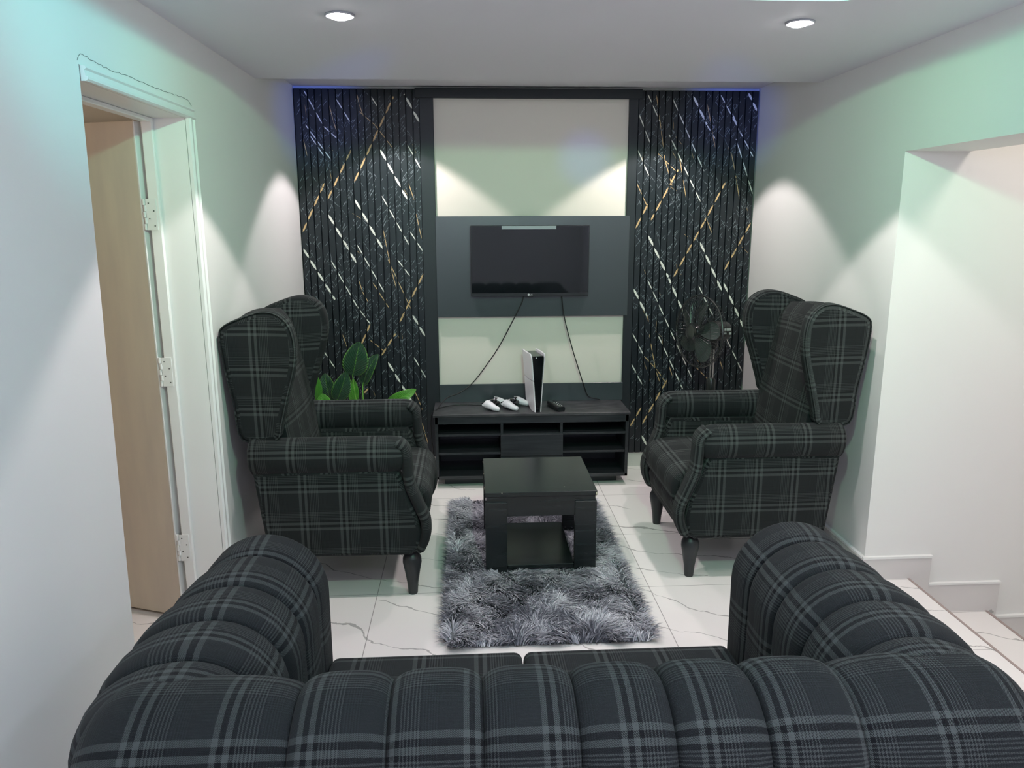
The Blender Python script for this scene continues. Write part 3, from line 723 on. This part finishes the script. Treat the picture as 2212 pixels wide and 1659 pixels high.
# ------------------------------------------------------------------ shaggy rug
rx0, rx1, ry0, ry1 = -0.115, 0.690, 2.615, 4.135
t = thing('shaggy_rug', ((rx0+rx1)/2, (ry0+ry1)/2, 0), 'rectangular shaggy grey rug with dark patches under the black table', 'rug')
ox, oy = (rx0+rx1)/2, (ry0+ry1)/2
b = MB(); b.box((rx0-ox+0.014, ry0-oy+0.014, 0.001), (rx1-ox-0.014, ry1-oy-0.014, 0.012), 0.003); b.build('backing', M['rug_back'], t)
rng = np.random.default_rng(11); NB = 46000
px = rng.uniform(rx0, rx1, NB)-ox; py = rng.uniform(ry0, ry1, NB)-oy
# keep the corners rounded
cr_ = 0.04; ex = np.abs(px)-((rx1-rx0)/2-cr_); ey = np.abs(py)-((ry1-ry0)/2-cr_)
keep = ~((ex > 0) & (ey > 0) & (ex*ex+ey*ey > cr_*cr_)); px = px[keep]; py = py[keep]; NB = len(px)
ang = 1.2*np.sin(px*9+1.3)+1.5*np.sin(py*7+0.4)+1.1*np.sin(px*23-py*17)+0.9*np.sin(px*41+py*33)+rng.normal(0, 0.42, NB)-0.6
L = rng.uniform(0.034, 0.060, NB); lean = rng.uniform(0.45, 1.0, NB); wd = rng.uniform(0.0011, 0.0026, NB)
inb = (np.abs(px) > (rx1-rx0)/2-0.03) | (np.abs(py) > (ry1-ry0)/2-0.03)
ang = np.where(inb & (np.abs(px)/((rx1-rx0)) > np.abs(py)/((ry1-ry0))), np.where(px > 0, 0, pi)+rng.normal(-0.35, 0.6, NB), ang)
under = (np.abs(px-(0.305-ox)) < 0.26) & (np.abs(py-(3.46-oy)) < 0.26)
L = np.where(under, L*0.6, L); L = np.where(inb, L*0.8, L)
V = np.zeros((NB, 7, 3)); dx, dy = np.cos(ang), np.sin(ang); qx, qy = -dy, dx
for lev, (tt, ws) in enumerate(((0.0, 1.0), (0.45, 0.95), (0.8, 0.7))):
    hz = L*np.sin(np.minimum(tt*1.0, 1.0)*1.4)*0.62*(1.15-lean*0.35); hr = L*lean*tt*tt*0.9+L*tt*0.25
    for sd in (-1, 1):
        k = lev*2+(0 if sd < 0 else 1)
        V[:, k, 0] = px+dx*hr+qx*wd*ws*sd; V[:, k, 1] = py+dy*hr+qy*wd*ws*sd; V[:, k, 2] = 0.008+hz
V[:, 6, 0] = px+dx*(L*lean*1.0+L*0.30); V[:, 6, 1] = py+dy*(L*lean*1.0+L*0.30); V[:, 6, 2] = 0.008+L*0.60*(1.15-lean*0.40)
V = V.reshape(-1, 3)
base = (np.arange(NB)*7)[:, None]
quads = np.concatenate([base+np.array([[0, 1, 3, 2]]), base+np.array([[2, 3, 5, 4]])], axis=1).reshape(-1, 4)
tris = base+np.array([[4, 5, 6]])
me = bpy.data.meshes.new('pile'); nq, ntg = len(quads), len(tris)
me.vertices.add(len(V)); me.vertices.foreach_set('co', V.ravel())
me.loops.add(nq*4+ntg*3); li = np.concatenate([quads.ravel(), tris.ravel()]); me.loops.foreach_set('vertex_index', li)
me.polygons.add(nq+ntg); ls = np.concatenate([np.arange(nq)*4, nq*4+np.arange(ntg)*3]); me.polygons.foreach_set('loop_start', ls)
me.polygons.foreach_set('use_smooth', np.ones(nq+ntg, bool))
lay = me.uv_layers.new(name='UVMap'); bi = li//7; lay.data.foreach_set('uv', np.stack([px[bi], py[bi]], 1).ravel())
me.materials.append(M['pile']); me.update(calc_edges=True)
o = bpy.data.objects.new('pile', me); COL.objects.link(o); o.parent = t; o['kind'] = 'stuff'

# ------------------------------------------------------------------ wingback armchair (faces local +x)
def inset_poly(P, d):
    n = len(P); out = []
    area = sum(P[i][0]*P[(i+1) % n][1]-P[(i+1) % n][0]*P[i][1] for i in range(n)); sg = 1 if area > 0 else -1
    for i in range(n):
        a, b_, c = Vector(P[i-1]), Vector(P[i]), Vector(P[(i+1) % n])
        e1 = (b_-a).normalized(); e2 = (c-b_).normalized(); n1 = Vector((-e1.y, e1.x))*sg; n2 = Vector((-e2.y, e2.x))*sg
        m = (n1+n2); m = m.normalized() if m.length > 1e-6 else n1
        k = 1/max(0.5, m.dot(n1)); q = b_+m*d*k; out.append((q.x, q.y))
    return out
def smooth_poly(P, n=6):
    P = [Vector((*p, 0)) for p in P]; Q = P[-1:]+P+P[:2]; out = []
    for i in range(1, len(P)+1):
        p0, p1, p2, p3 = Q[i-1], Q[i], Q[i+1], Q[i+2]
        for k in range(n):
            t = k/n; q = 0.5*((2*p1)+(-p0+p2)*t+(2*p0-5*p1+4*p2-p3)*t*t+(-p0+3*p1-3*p2+p3)*t**3); out.append((q.x, q.y))
    return out
def pad(b, outline, y0, y1, r=0.02, puff=0.008, tilt=None, uoff=0.0):
    """upholstered slab: outline in (x, z) extruded over y with rounded rim and a slight crown"""
    cxm = sum(p[0] for p in outline)/len(outline); czm = sum(p[1] for p in outline)/len(outline)
    rings = []
    def ring(ins, y, sc=1.0):
        P = inset_poly(outline, ins) if ins > 0 else outline
        return [(cxm+(x-cxm)*sc, y, czm+(z-czm)*sc) for x, z in P]
    sd = []
    for k in range(5): a = pi/2*k/4; sd.append((r*(1-sin(a)), r*(1-cos(a))))
    lo = [ring(i, y0+d) for i, d in sd]; hi = [ring(i, y1-d) for i, d in reversed(sd)]
    capl = [ring(r, y0-puff*(1-s*s), s) for s in (0.05, 0.35, 0.65, 0.88)]
    caph = [ring(r, y1+puff*(1-s*s), s) for s in (0.88, 0.65, 0.35, 0.05)]
    body = lo+hi
    def mp(R):
        if not tilt: return R
        return [[tilt(Vector(p)) for p in q] for q in R]
    n = len(outline); arc = [0.0]
    for i in range(1, n+1): arc.append(arc[-1]+(Vector(outline[i % n])-Vector(outline[i-1])).length)
    def strip(R, mode):
        RT = mp(R); vs = [p for q in RT for p in q]; F = []; U = []
        for k in range(len(R)-1):
            for i in range(n):
                j = (i+1) % n; F.append((k*n+i, k*n+j, (k+1)*n+j, (k+1)*n+i))
                if mode == 'rim': U.append([(R[k][i][1]+uoff, arc[i]), (R[k][j][1]+uoff, arc[i+1]), (R[k+1][j][1]+uoff, arc[i+1]), (R[k+1][i][1]+uoff, arc[i])])
                else: U.append([(R[q][w_][0], R[q][w_][2]) for q, w_ in ((k, i), (k, j), (k+1, j), (k+1, i))])
        b.add(vs, F, U)
    strip(capl+[lo[0]], 'cap'); strip(body, 'rim'); strip([hi[-1]]+caph, 'cap')
    for R, rev in ((capl[0], True), (caph[-1], False)):
        P = mp([R])[0]; b.add(P, [tuple(range(n))[::-1] if rev else tuple(range(n))], [[(R[i][0], R[i][2]) for i in (range(n-1, -1, -1) if rev else range(n))]])

def make_chair():
    t = thing('wingback_armchair', (0, 0, 0), 'x', 'armchair', 'plaid wingback armchairs')
    Pm = M['plaid']
    side_out = [(0.025, 0.203), (0.00, 0.40), (-0.02, 0.575), (0.20, 0.580), (0.56, 0.580), (0.585, 0.53), (0.605, 0.46), (0.640, 0.38), (0.655, 0.30), (0.645, 0.225), (0.61, 0.198), (0.30, 0.200)]
    for sg in (-1, 1):
        y0, y1 = sorted((sg*0.281, sg*0.364))
        b = MB(); pad(b, side_out, y0, y1, 0.016, 0.004); b.build('side_panel', Pm, t, smooth=True, angle=70)
        # rolled arm
        b = MB(); rings = []; prof = []
        for k in range(22):
            a = 2*pi*k/22+pi*0.5; prof.append((sg*0.058*cos(a), 0.077*sin(a)))
        for (x, s) in ((-0.03, 0.8), (-0.02, 1.0), (0.10, 1.0), (0.30, 1.0), (0.50, 1.01), (0.545, 1.0), (0.568, 0.95), (0.583, 0.86), (0.590, 0.72)):
            rings.append([(x, sg*0.332+py_*s, 0.636+pz_*s) for py_, pz_ in prof])
        b.loft(rings, swap=True); b.build('arm_roll', Pm, t, smooth=True, angle=70)
        # padded scroll running down the arm front
        b = MB(); path = bezier_pts([(0.562, 0, 0.690), (0.598, 0, 0.655), (0.604, 0, 0.590), (0.612, 0, 0.510), (0.645, 0, 0.420), (0.674, 0, 0.345), (0.672, 0, 0.275), (0.645, 0, 0.214)], 5)
        rings = []
        for i, p in enumerate(path):
            tt = (path[min(i+1, len(path)-1)]-path[max(i-1, 0)]).normalized(); nv = Vector((-tt.z, 0, tt.x)); e = i/(len(path)-1)
            hw = 0.056-0.006*e; th = 0.022*(0.55 if i in (0, len(path)-1) else 1.0)
            rings.append([p+Vector((0, sg*0.325+hw*cos(2*pi*k/16)*abs(cos(2*pi*k/16))**-0.35, 0))+nv*th*sin(2*pi*k/16) for k in range(16)])
        b.loft(rings); b.build('arm_front', Pm, t, smooth=True, angle=60)
        # wing
        wing = smooth_poly([(0.082, 0.706), (0.112, 0.78), (0.140, 0.88), (0.176, 1.00), (0.188, 1.09), (0.172, 1.170), (0.125, 1.218), (0.055, 1.230), (-0.03, 1.205), (-0.100, 1.172), (-0.118, 1.125), (-0.106, 1.0), (-0.082, 0.86), (-0.058, 0.706)], 4)
        def flare(p, sg=sg):
            k = max(0.0, (p.x-0.0))/0.18; return Vector((p.x, p.y+sg*(0.030*k*k-0.012*(1-k)), p.z))
        y0, y1 = sorted((sg*0.275, sg*0.352))
        b = MB(); pad(b, wing, y0, y1, 0.022, 0.007, flare); wo = b.build('wing', Pm, t, smooth=True, angle=70)
        rim = [flare(Vector((x, sg*0.348, z))) for x, z in inset_poly(wing, 0.004)]
        b = MB(); b.tube(rim, 0.0034, 6, closed=True); b.build('piping', Pm, wo, smooth=True)
    # inner back with soft horizontal channels at the top
    b = MB(); rings = []
    hw = 0.285
    for k in range(25):
        z = 0.42+0.752*k/24; lean = -0.17*(z-0.42)
        fx = 0.150+lean+0.012*sin(pi*k/24); rx = 0.0+lean+0.02
        if k == 24: fx -= 0.035; rx += 0.03
        if k == 23: fx -= 0.012; rx += 0.008
        r_c = []
        for i in range(13):
            s = -1+2*i/12; r_c.append((fx+0.016*(1-s*s), hw*s, z+(0.022*(1-s*s)*(k-16)/8 if k > 16 else 0)))
        for i in range(13):
            s = 1-2*i/12; r_c.append((rx, hw*s, z+(0.022*(1-s*s)*(k-16)/8 if k > 16 else 0)))
        rings.append(r_c)
    b.loft(rings); b.build('backrest', Pm, t, smooth=True, angle=60)
    # rear panel
    rear = [(0.022, 0.195), (-0.02, 0.575), (-0.045, 0.72), (-0.112, 1.10), (-0.06, 1.14), (0.0, 0.9), (0.06, 0.5), (0.06, 0.195)]
    b = MB(); pad(b, rear, -0.285, 0.285, 0.012, 0.002); b.build('rear_panel', Pm, t, smooth=True, angle=60)
    # seat cushion and front rail
    seat = smooth_poly([(0.10, 0.36), (0.10, 0.47), (0.30, 0.490), (0.55, 0.492), (0.655, 0.475), (0.692, 0.43), (0.690, 0.37), (0.66, 0.345), (0.40, 0.345)], 3)
    b = MB(); pad(b, seat, -0.272, 0.272, 0.025, 0.0, uoff=0.03); b.build('seat_cushion', Pm, t, smooth=True, angle=70)
    rail = [(0.10, 0.195), (0.10, 0.35), (0.655, 0.352), (0.672, 0.30), (0.655, 0.21), (0.62, 0.195)]
    b = MB(); pad(b, rail, -0.27, 0.27, 0.010, 0.0); b.build('front_rail', Pm, t, smooth=True, angle=60)
    for (lx, ly) in ((0.610, -0.305), (0.610, 0.305)):
        b = MB(); b.lathe([(0.019, 0.0), (0.0205, 0.006), (0.024, 0.05), (0.034, 0.112), (0.0405, 0.145), (0.0395, 0.165), (0.031, 0.183), (0.020, 0.193), (0.020, 0.206)], (lx, ly, 0), seg=28)
        b.build('leg', M['leg'], t, smooth=True, angle=40)
    for (lx, ly) in ((0.06, -0.29), (0.06, 0.29)):
        b = MB(); b.loft([[(lx+dx*0.016, ly+dy*0.016, 0) for dx, dy in ((-1, -1), (1, -1), (1, 1), (-1, 1))], [(lx+dx*0.023, ly+dy*0.023, 0.20) for dx, dy in ((-1, -1), (1, -1), (1, 1), (-1, 1))]])
        b.build('leg', M['leg'], t)
    return t
ch = make_chair(); ch.location = (-0.872, 3.385, 0)
ch['label'] = 'dark plaid wingback armchair beside the doorway, backed against the left wall'
c2 = copy_tree(ch); c2.location = (1.583, 3.475, 0); c2.rotation_euler[2] = pi
c2['label'] = 'dark plaid wingback armchair beside the stairs, in front of the pedestal fan'

# ------------------------------------------------------------------ channel-tufted plaid sofa, seen from behind
SX0, SX1, SY0, SY1, RR, ZCN = -0.688, 1.000, 1.045, 1.905, 0.155, 0.640
t = thing('plaid_sofa', ((SX0+SX1)/2, (SY0+SY1)/2, 0), 'two-seat dark plaid sofa with channel-tufted rolled back and arms, seen from behind in the foreground', 'sofa')
ox, oy = (SX0+SX1)/2, (SY0+SY1)/2
def channel(s, seams):
    """0 at a seam, 1 on the crest of a channel; also returns local coordinate"""
    for a, c in zip(seams[:-1], seams[1:]):
        if a <= s <= c:
            u = (s-a)/(c-a); e = abs(2*u-1)
            return (max(0.0, 1-e**3.2))**0.55
    return 0.0
def roll_profile(k, n, R, low_in, low_out, sgn):
    """closed cross-section, a = lateral coordinate (0 = roll centre, + = outward), z; with pinch weight and arc length"""
    pts = []
    pts.append((-R*0.98, low_in, 0.2)); pts.append((-R, low_in+0.10, 0.7))
    for i in range(21):
        a = pi-pi*i/20; pts.append((R*cos(a), ZCN+R*sin(a), 1.0))
    for i in range(1, 5):
        a = -radians(14*i); pts.append((R*cos(a), ZCN+R*sin(a), 1.0-0.22*i))
    pts.append((R*0.50, ZCN-R*1.05, 0.0)); pts.append((R*0.46, 0.30, 0.0)); pts.append((R*0.44, low_out, 0.0)); pts.append((-R*0.6, low_out, 0.0))
    return pts
def roll(name, axis, s0, s1, center, sgn, seams, r0, r1, low_in, parent, depth=0.030, u_off=0.0, v_off=0.0, zlift=0.0, flare=0.0, us=1.11, vs_=0.92):
    """axis 'y': runs along y, lateral = sgn*x ; axis 'x': runs along x, lateral = sgn*y"""
    pts = roll_profile(0, 0, RR, low_in, 0.10, sgn); n = len(pts)
    arc = [0.0]
    for i in range(1, n): arc.append(arc[-1]+sqrt((pts[i][0]-pts[i-1][0])**2+(pts[i][1]-pts[i-1][1])**2))
    ss = []
    N_ = 150
    for k in range(N_+1): ss.append(s0+(s1-s0)*k/N_)
    for q in seams:
        if s0+0.01 < q < s1-0.01: ss += [q, q-0.002, q+0.002, q-0.005, q+0.005]
    e0 = [s0+r0*(1-cos(pi/2*j/10)) for j in range(10)] if r0 else []
    e1 = [s1-r1*(1-cos(pi/2*j/10)) for j in range(10)] if r1 else []
    ss = sorted(set(round(x, 5) for x in ss+e0+e1))
    rows = []; lon = []; L_ = 0; prevc = None
    for s in ss:
        c = channel(s, seams); pin = depth*(1-c)
        end = 0.0
        if r0 and s < s0+r0: d = (s0+r0-s)/r0; end = max(end, r0*(1-sqrt(max(0, 1-d*d))))
        if r1 and s > s1-r1: d = (s-(s1-r1))/r1; end = max(end, r1*(1-sqrt(max(0, 1-d*d))))
        row = []
        for (a, z, wgt) in pts:
            dz = z-ZCN
            rad = sqrt(a*a+dz*dz) if z > ZCN-RR*0.9 else max(abs(a), 1e-4)
            sh = pin*wgt+(end if True else 0)
            if z > ZCN-RR*0.9: f = max(0.02, (rad-sh)/rad); aa, zz = a*f, ZCN+dz*f
            else: f = max(0.02, (abs(a)-pin*wgt-end)/max(abs(a), 1e-4)); aa, zz = a*f, z
            if flare and aa > 0: aa *= 1+flare*min(1.0, max(0.0, (1.86-s)/0.36))*min(1.0, max(0.35, (s-1.10)/0.22))
            zz += zlift
            if axis == 'y': row.append((center+sgn*aa-ox, s-oy, zz))
            else: row.append((s-ox, center+sgn*aa-oy, zz))
        rows.append(row)
        if prevc is not None: L_ += sqrt((s-prevs)**2+(pin-prevc)**2*0.6)
        prevc = pin; prevs = s; lon.append(L_)
    b = MB(); vs = [p for r in rows for p in r]; F = []; U = []
    flip = (axis == 'y') == (sgn > 0)
    for k in range(len(rows)-1):
        for i in range(n-1):
            q = [(k, i), (k, i+1), (k+1, i+1), (k+1, i)]
            if flip: q = q[::-1]
            F.append(tuple(a*n+c for a, c in q)); U.append([(lon[a]*us+u_off, arc[c]*vs_+v_off) for a, c in q])
        i, j = n-1, 0
        q = [(k, i), (k, j), (k+1, j), (k+1, i)]
        if flip: q = q[::-1]
        F.append(tuple(a*n+c for a, c in q)); U.append([(0, 0)]*4)
    b.add(vs, F, U)
    e_a = tuple(range(n)); 
    b.add(rows[0], [e_a[::-1] if not flip else e_a], [[(p[0], p[2]) if axis == 'y' else (p[1], p[2]) for p in (rows[0][::-1] if not flip else rows[0])]])
    b.add(rows[-1], [e_a if not flip else e_a[::-1]], [[(p[0], p[2]) if axis == 'y' else (p[1], p[2]) for p in (rows[-1] if not flip else rows[-1][::-1])]])
    return b.build(name, M['plaid_sofa'], parent, smooth=True, angle=75)
aseams = [0.98, 1.175, 1.325, 1.472, 1.621, 1.779, 1.96]
roll('rolled_arm', 'y', 1.150, SY1, -0.533, -1, aseams, 0.06, 0.035, 0.30, t, 0.024, 0.04, 0.111, -0.004, 0.34)
roll('rolled_arm', 'y', 1.150, SY1, 0.848, 1, aseams, 0.06, 0.035, 0.30, t, 0.024, 0.04, 0.107, -0.004, 0.28, 1.11, -0.92)
bseams = [-0.76, -0.307, -0.147, 0.013, 0.173, 0.333, 0.490, 0.653, 1.08]
roll('rolled_back', 'x', -0.672, 1.000, 1.200, -1, bseams, 0.10, 0.10, 0.30, t, 0.026, 0.04, 0.007)
# seat cushions
for (xa, xb) in ((-0.378, 0.1265), (0.1295, 0.686)):
    outl = smooth_poly([(1.36, 0.30), (1.36, 0.452), (1.60, 0.462), (1.82, 0.455), (1.868, 0.430), (1.878, 0.38), (1.868, 0.31), (1.60, 0.30)], 3)
    outl = [(y-oy, z) for y, z in outl]
    b = MB(); pad(b, outl, xa-ox, xb-ox, 0.022, 0.0)
    b.v = [Vector((v.y, v.x, v.z)) for v in b.v]; b.f = [f[::-1] for f in b.f]; b.uv = [u[::-1] for u in b.uv]
    b.build('seat_cushion', M['plaid_sofa'], t, smooth=True, angle=70)
b = MB(); b.box((-0.60-ox, 1.13-oy, 0.10), (0.915-ox, 1.862-oy, 0.31), 0.01); b.build('base', M['plaid_sofa'], t)
for x in (-0.56, 0.87):
    for y in (1.17, 1.80):
        b = MB(); b.lathe([(0.018, 0), (0.028, 0.09), (0.028, 0.102)], (x-ox, y-oy, 0), seg=20); b.build('leg', M['leg'], t, smooth=True)

# ------------------------------------------------------------------ pedestal fan
fx, fy, fz = 1.405, 4.33, 0.945
t = thing('pedestal_fan', (fx, fy, 0), 'black pedestal fan with chrome pole standing in the corner behind the right armchair', 'fan')
ax = Vector((-0.93, -0.37, 0.03)).normalized()
hc = Vector((0, 0, fz))
ux = ax.cross(Vector((0, 0, 1))).normalized(); uy = ux.cross(ax)
b = MB(); b.lathe([(0.19, 0.0), (0.19, 0.012), (0.17, 0.028), (0.05, 0.045), (0.03, 0.07), (0.024, 0.12)], (0, 0, 0), seg=40); b.build('base', M['fanblack'], t, smooth=True, angle=40)
b = MB(); b.lathe([(0.0155, 0.10), (0.0155, 0.62)], (0, 0, 0), seg=20); b.lathe([(0.024, 0.585), (0.026, 0.60), (0.026, 0.655), (0.020, 0.668)], (0, 0, 0), seg=20); b.build('outer_pole', M['fanblack'], t, smooth=True, angle=40)
b = MB(); b.lathe([(0.0125, 0.60), (0.0125, 0.86)], (0, 0, 0), seg=20); b.build('chrome_pole', M['chrome'], t, smooth=True)
b = MB(); b.lathe([(0.02, 0.84), (0.028, 0.86), (0.026, 0.91)], (0, 0, 0), seg=16)
b.lathe([(0.025, -0.105), (0.052, -0.09), (0.058, -0.05), (0.060, 0.0), (0.052, 0.035), (0.03, 0.045)], hc, ax, 24); mh = b.build('motor_housing', M['fanblack'], t, smooth=True, angle=40)
b = MB()
side = (-uy*0 + ux)      # label on the housing flank facing the room
nrm = (ax*0.25 - ux*1.0)
nrm = ux if ux.y < 0 else -ux
for (a0, a1, z0, z1) in ((-0.075, -0.03, 0.006, 0.020), (-0.080, -0.064, -0.016, -0.004), (-0.045, -0.028, -0.013, -0.004)):
    c = hc+nrm*0.0605
    P = [c+ax*a0+Vector((0, 0, z0)), c+ax*a1+Vector((0, 0, z0)), c+ax*a1+Vector((0, 0, z1)), c+ax*a0+Vector((0, 0, z1))]
    b.add(P+[p-nrm*0.003 for p in P], [(0, 1, 2, 3), (4, 7, 6, 5), (0, 4, 5, 1), (1, 5, 6, 2), (2, 6, 7, 3), (3, 7, 4, 0)])
b.build('rating_label', M['mark'], mh)
RG = 0.205; cc = hc+ax*0.105
def ringp(c, r, n=64): return [c+ux*r*cos(2*pi*k/n)+uy*r*sin(2*pi*k/n) for k in range(n)]
b = MB(); b.tube(ringp(cc, RG), 0.0052, 8, closed=True)
for k in range(60):
    a = 2*pi*k/60; d = ux*cos(a)+uy*sin(a)
    b.tube([cc+d*RG, cc+d*RG*0.93+ax*0.028, cc+d*RG*0.72+ax*0.047, cc+d*0.045+ax*0.058], 0.0009, 4)
b.tube(ringp(cc+ax*0.045, RG*0.75), 0.0010, 5, closed=True)
b.lathe([(0.048, 0.052), (0.050, 0.058), (0.040, 0.064), (0.034, 0.062), (0.02, 0.060), (0.001, 0.060)], cc, ax, 28); b.build('front_guard', M['guard'], t, smooth=True, angle=40)
b = MB()
for k in range(60):
    a = 2*pi*(k+0.5)/60; d = ux*cos(a)+uy*sin(a)
    b.tube([cc+d*RG, cc+d*RG*0.95-ax*0.035, cc+d*RG*0.75-ax*0.055, cc+d*0.055-ax*0.062], 0.0007, 4)
b.tube(ringp(cc-ax*0.035, RG*0.95), 0.0010, 5, closed=True); b.tube(ringp(cc-ax*0.056, RG*0.7), 0.0010, 5, closed=True)
b.build('rear_guard', M['guard'], t, smooth=True)
b = MB(); b.lathe([(0.030, -0.03), (0.040, -0.02), (0.040, 0.02), (0.030, 0.035), (0.001, 0.04)], cc, ax, 24); b.build('hub', M['fanblack'], t, smooth=True, angle=40)
for k in range(5):
    a0 = 2*pi*k/5+0.30; b = MB(); rings = []
    for i in range(9):
        r = 0.032+0.145*i/8; wdt = (0.022+0.030*sin(pi*min(1, (i+1)/9.5))); tw = 0.55-0.25*i/8; sw = 0.30*i/8
        d = ux*cos(a0+sw)+uy*sin(a0+sw); q = -ux*sin(a0+sw)+uy*cos(a0+sw)
        lead = (q*cos(tw)+ax*sin(tw)); nn = d.cross(lead).normalized(); c = cc+d*r
        ww = wdt*(0.65 if i == 8 else 1.0)
        rings.append([c-lead*ww+nn*0.0012, c+nn*0.006, c+lead*ww+nn*0.0012, c+lead*ww-nn*0.0012, c+nn*0.003, c-lead*ww-nn*0.0012])
    b.loft(rings); b.build('blade', M['blade'], t, smooth=True, angle=50)

# ------------------------------------------------------------------ potted plant behind the left armchair
ppx, ppy = -0.62, 4.26
t = thing('potted_plant', (ppx, ppy, 0), 'broad-leaved green plant growing up behind the left armchair', 'plant')
b = MB(); b.lathe([(0.075, 0), (0.080, 0.006), (0.105, 0.20), (0.112, 0.24), (0.106, 0.243), (0.098, 0.225)], (0, 0, 0), seg=32, caps=(True, False)); b.build('pot', M['pot'], t, smooth=True, angle=50)
b = MB(); b.lathe([(0.001, 0.226), (0.10, 0.224)], (0, 0, 0), seg=24); b.build('soil', M['soil'], t)
def leaf(tip, basep, width, Y, mat, fold=0.35, face=0.0, arch=0.02, stem_to=None, dYt=0.0):
    B = Vector(at(*basep, Y))-Vector((ppx, ppy, 0)); Tp = Vector(at(*tip, Y+dYt))-Vector((ppx, ppy, 0))
    ax_ = Tp-B; Ln = ax_.length; ax_.normalize()
    nrm_ = Vector((sin(face), -cos(face), 0.15)); width *= 1.22; sd = ax_.cross(nrm_).normalized(); nrm_ = sd.cross(ax_).normalized()
    vs = []; uvs = {}; nu, nv = 12, 20
    for j in range(nv+1):
        v = j/nv; wv = width*0.5*(sin(pi*min(1.0, v**0.80))**0.62 if 0 < v < 1 else 0.0)
        wv = max(wv, 0.0015)
        c = B+ax_*Ln*v+nrm_*arch*sin(pi*v)
        for i in range(nu+1):
            u = -1+2*i/nu; vs.append(c+sd*wv*u*cos(fold)-nrm_*(-1)*abs(u)*wv*sin(fold)+nrm_*0.0016*sin(v*60+abs(u)*3)*abs(u))
    F = []; U = []
    for j in range(nv):
        for i in range(nu):
            q = [(j, i), (j, i+1), (j+1, i+1), (j+1, i)]; F.append(tuple(a*(nu+1)+c for a, c in q)); U.append([(-1+2*c/nu, a/nv) for a, c in q])
    b = MB(); b.add(vs, F, U)
    o = b.build('leaf', mat, t, smooth=True); md = o.modifiers.new('s', 'SOLIDIFY'); md.thickness = 0.0012
    if stem_to is None: stem_to = Vector((random.uniform(-0.02, 0.02), random.uniform(-0.02, 0.02), 0.225))
    mid = B*0.55+Vector(stem_to)*0.45+Vector((0, 0, 0.02))
    b = MB(); b.tube(bezier_pts([stem_to, mid, B, B+ax_*Ln*0.5+nrm_*(arch-0.0035)], 6), [0.0045-0.0026*i/18 for i in range(19)], 8); b.build('stem', M['stem'], t, smooth=True)
D_, L_m = M['leaf_dark'], M['leaf_light']
leaf((777, 738), (762, 812), 0.118, 4.16, D_, 0.30, 0.15)
leaf((817, 765), (784, 833), 0.078, 4.22, D_, 0.35, -0.5)
leaf((748, 803), (728, 866), 0.085, 4.12, D_, 0.25, 0.3, stem_to=(-0.03, -0.02, 0.225))
leaf((702, 806), (716, 872), 0.088, 4.24, D_, 0.22, -0.1)
leaf((763, 818), (764, 872), 0.050, 4.30, L_m, 0.3, 0.2)
leaf((899, 841), (836, 872), 0.060, 4.20, L_m, 0.25, 0.2, arch=0.03)
leaf((680, 806), (686, 868), 0.040, 4.18, L_m, 0.3, 0.6)
leaf((696, 850), (704, 885), 0.070, 4.10, L_m, 0.2, 0.1)
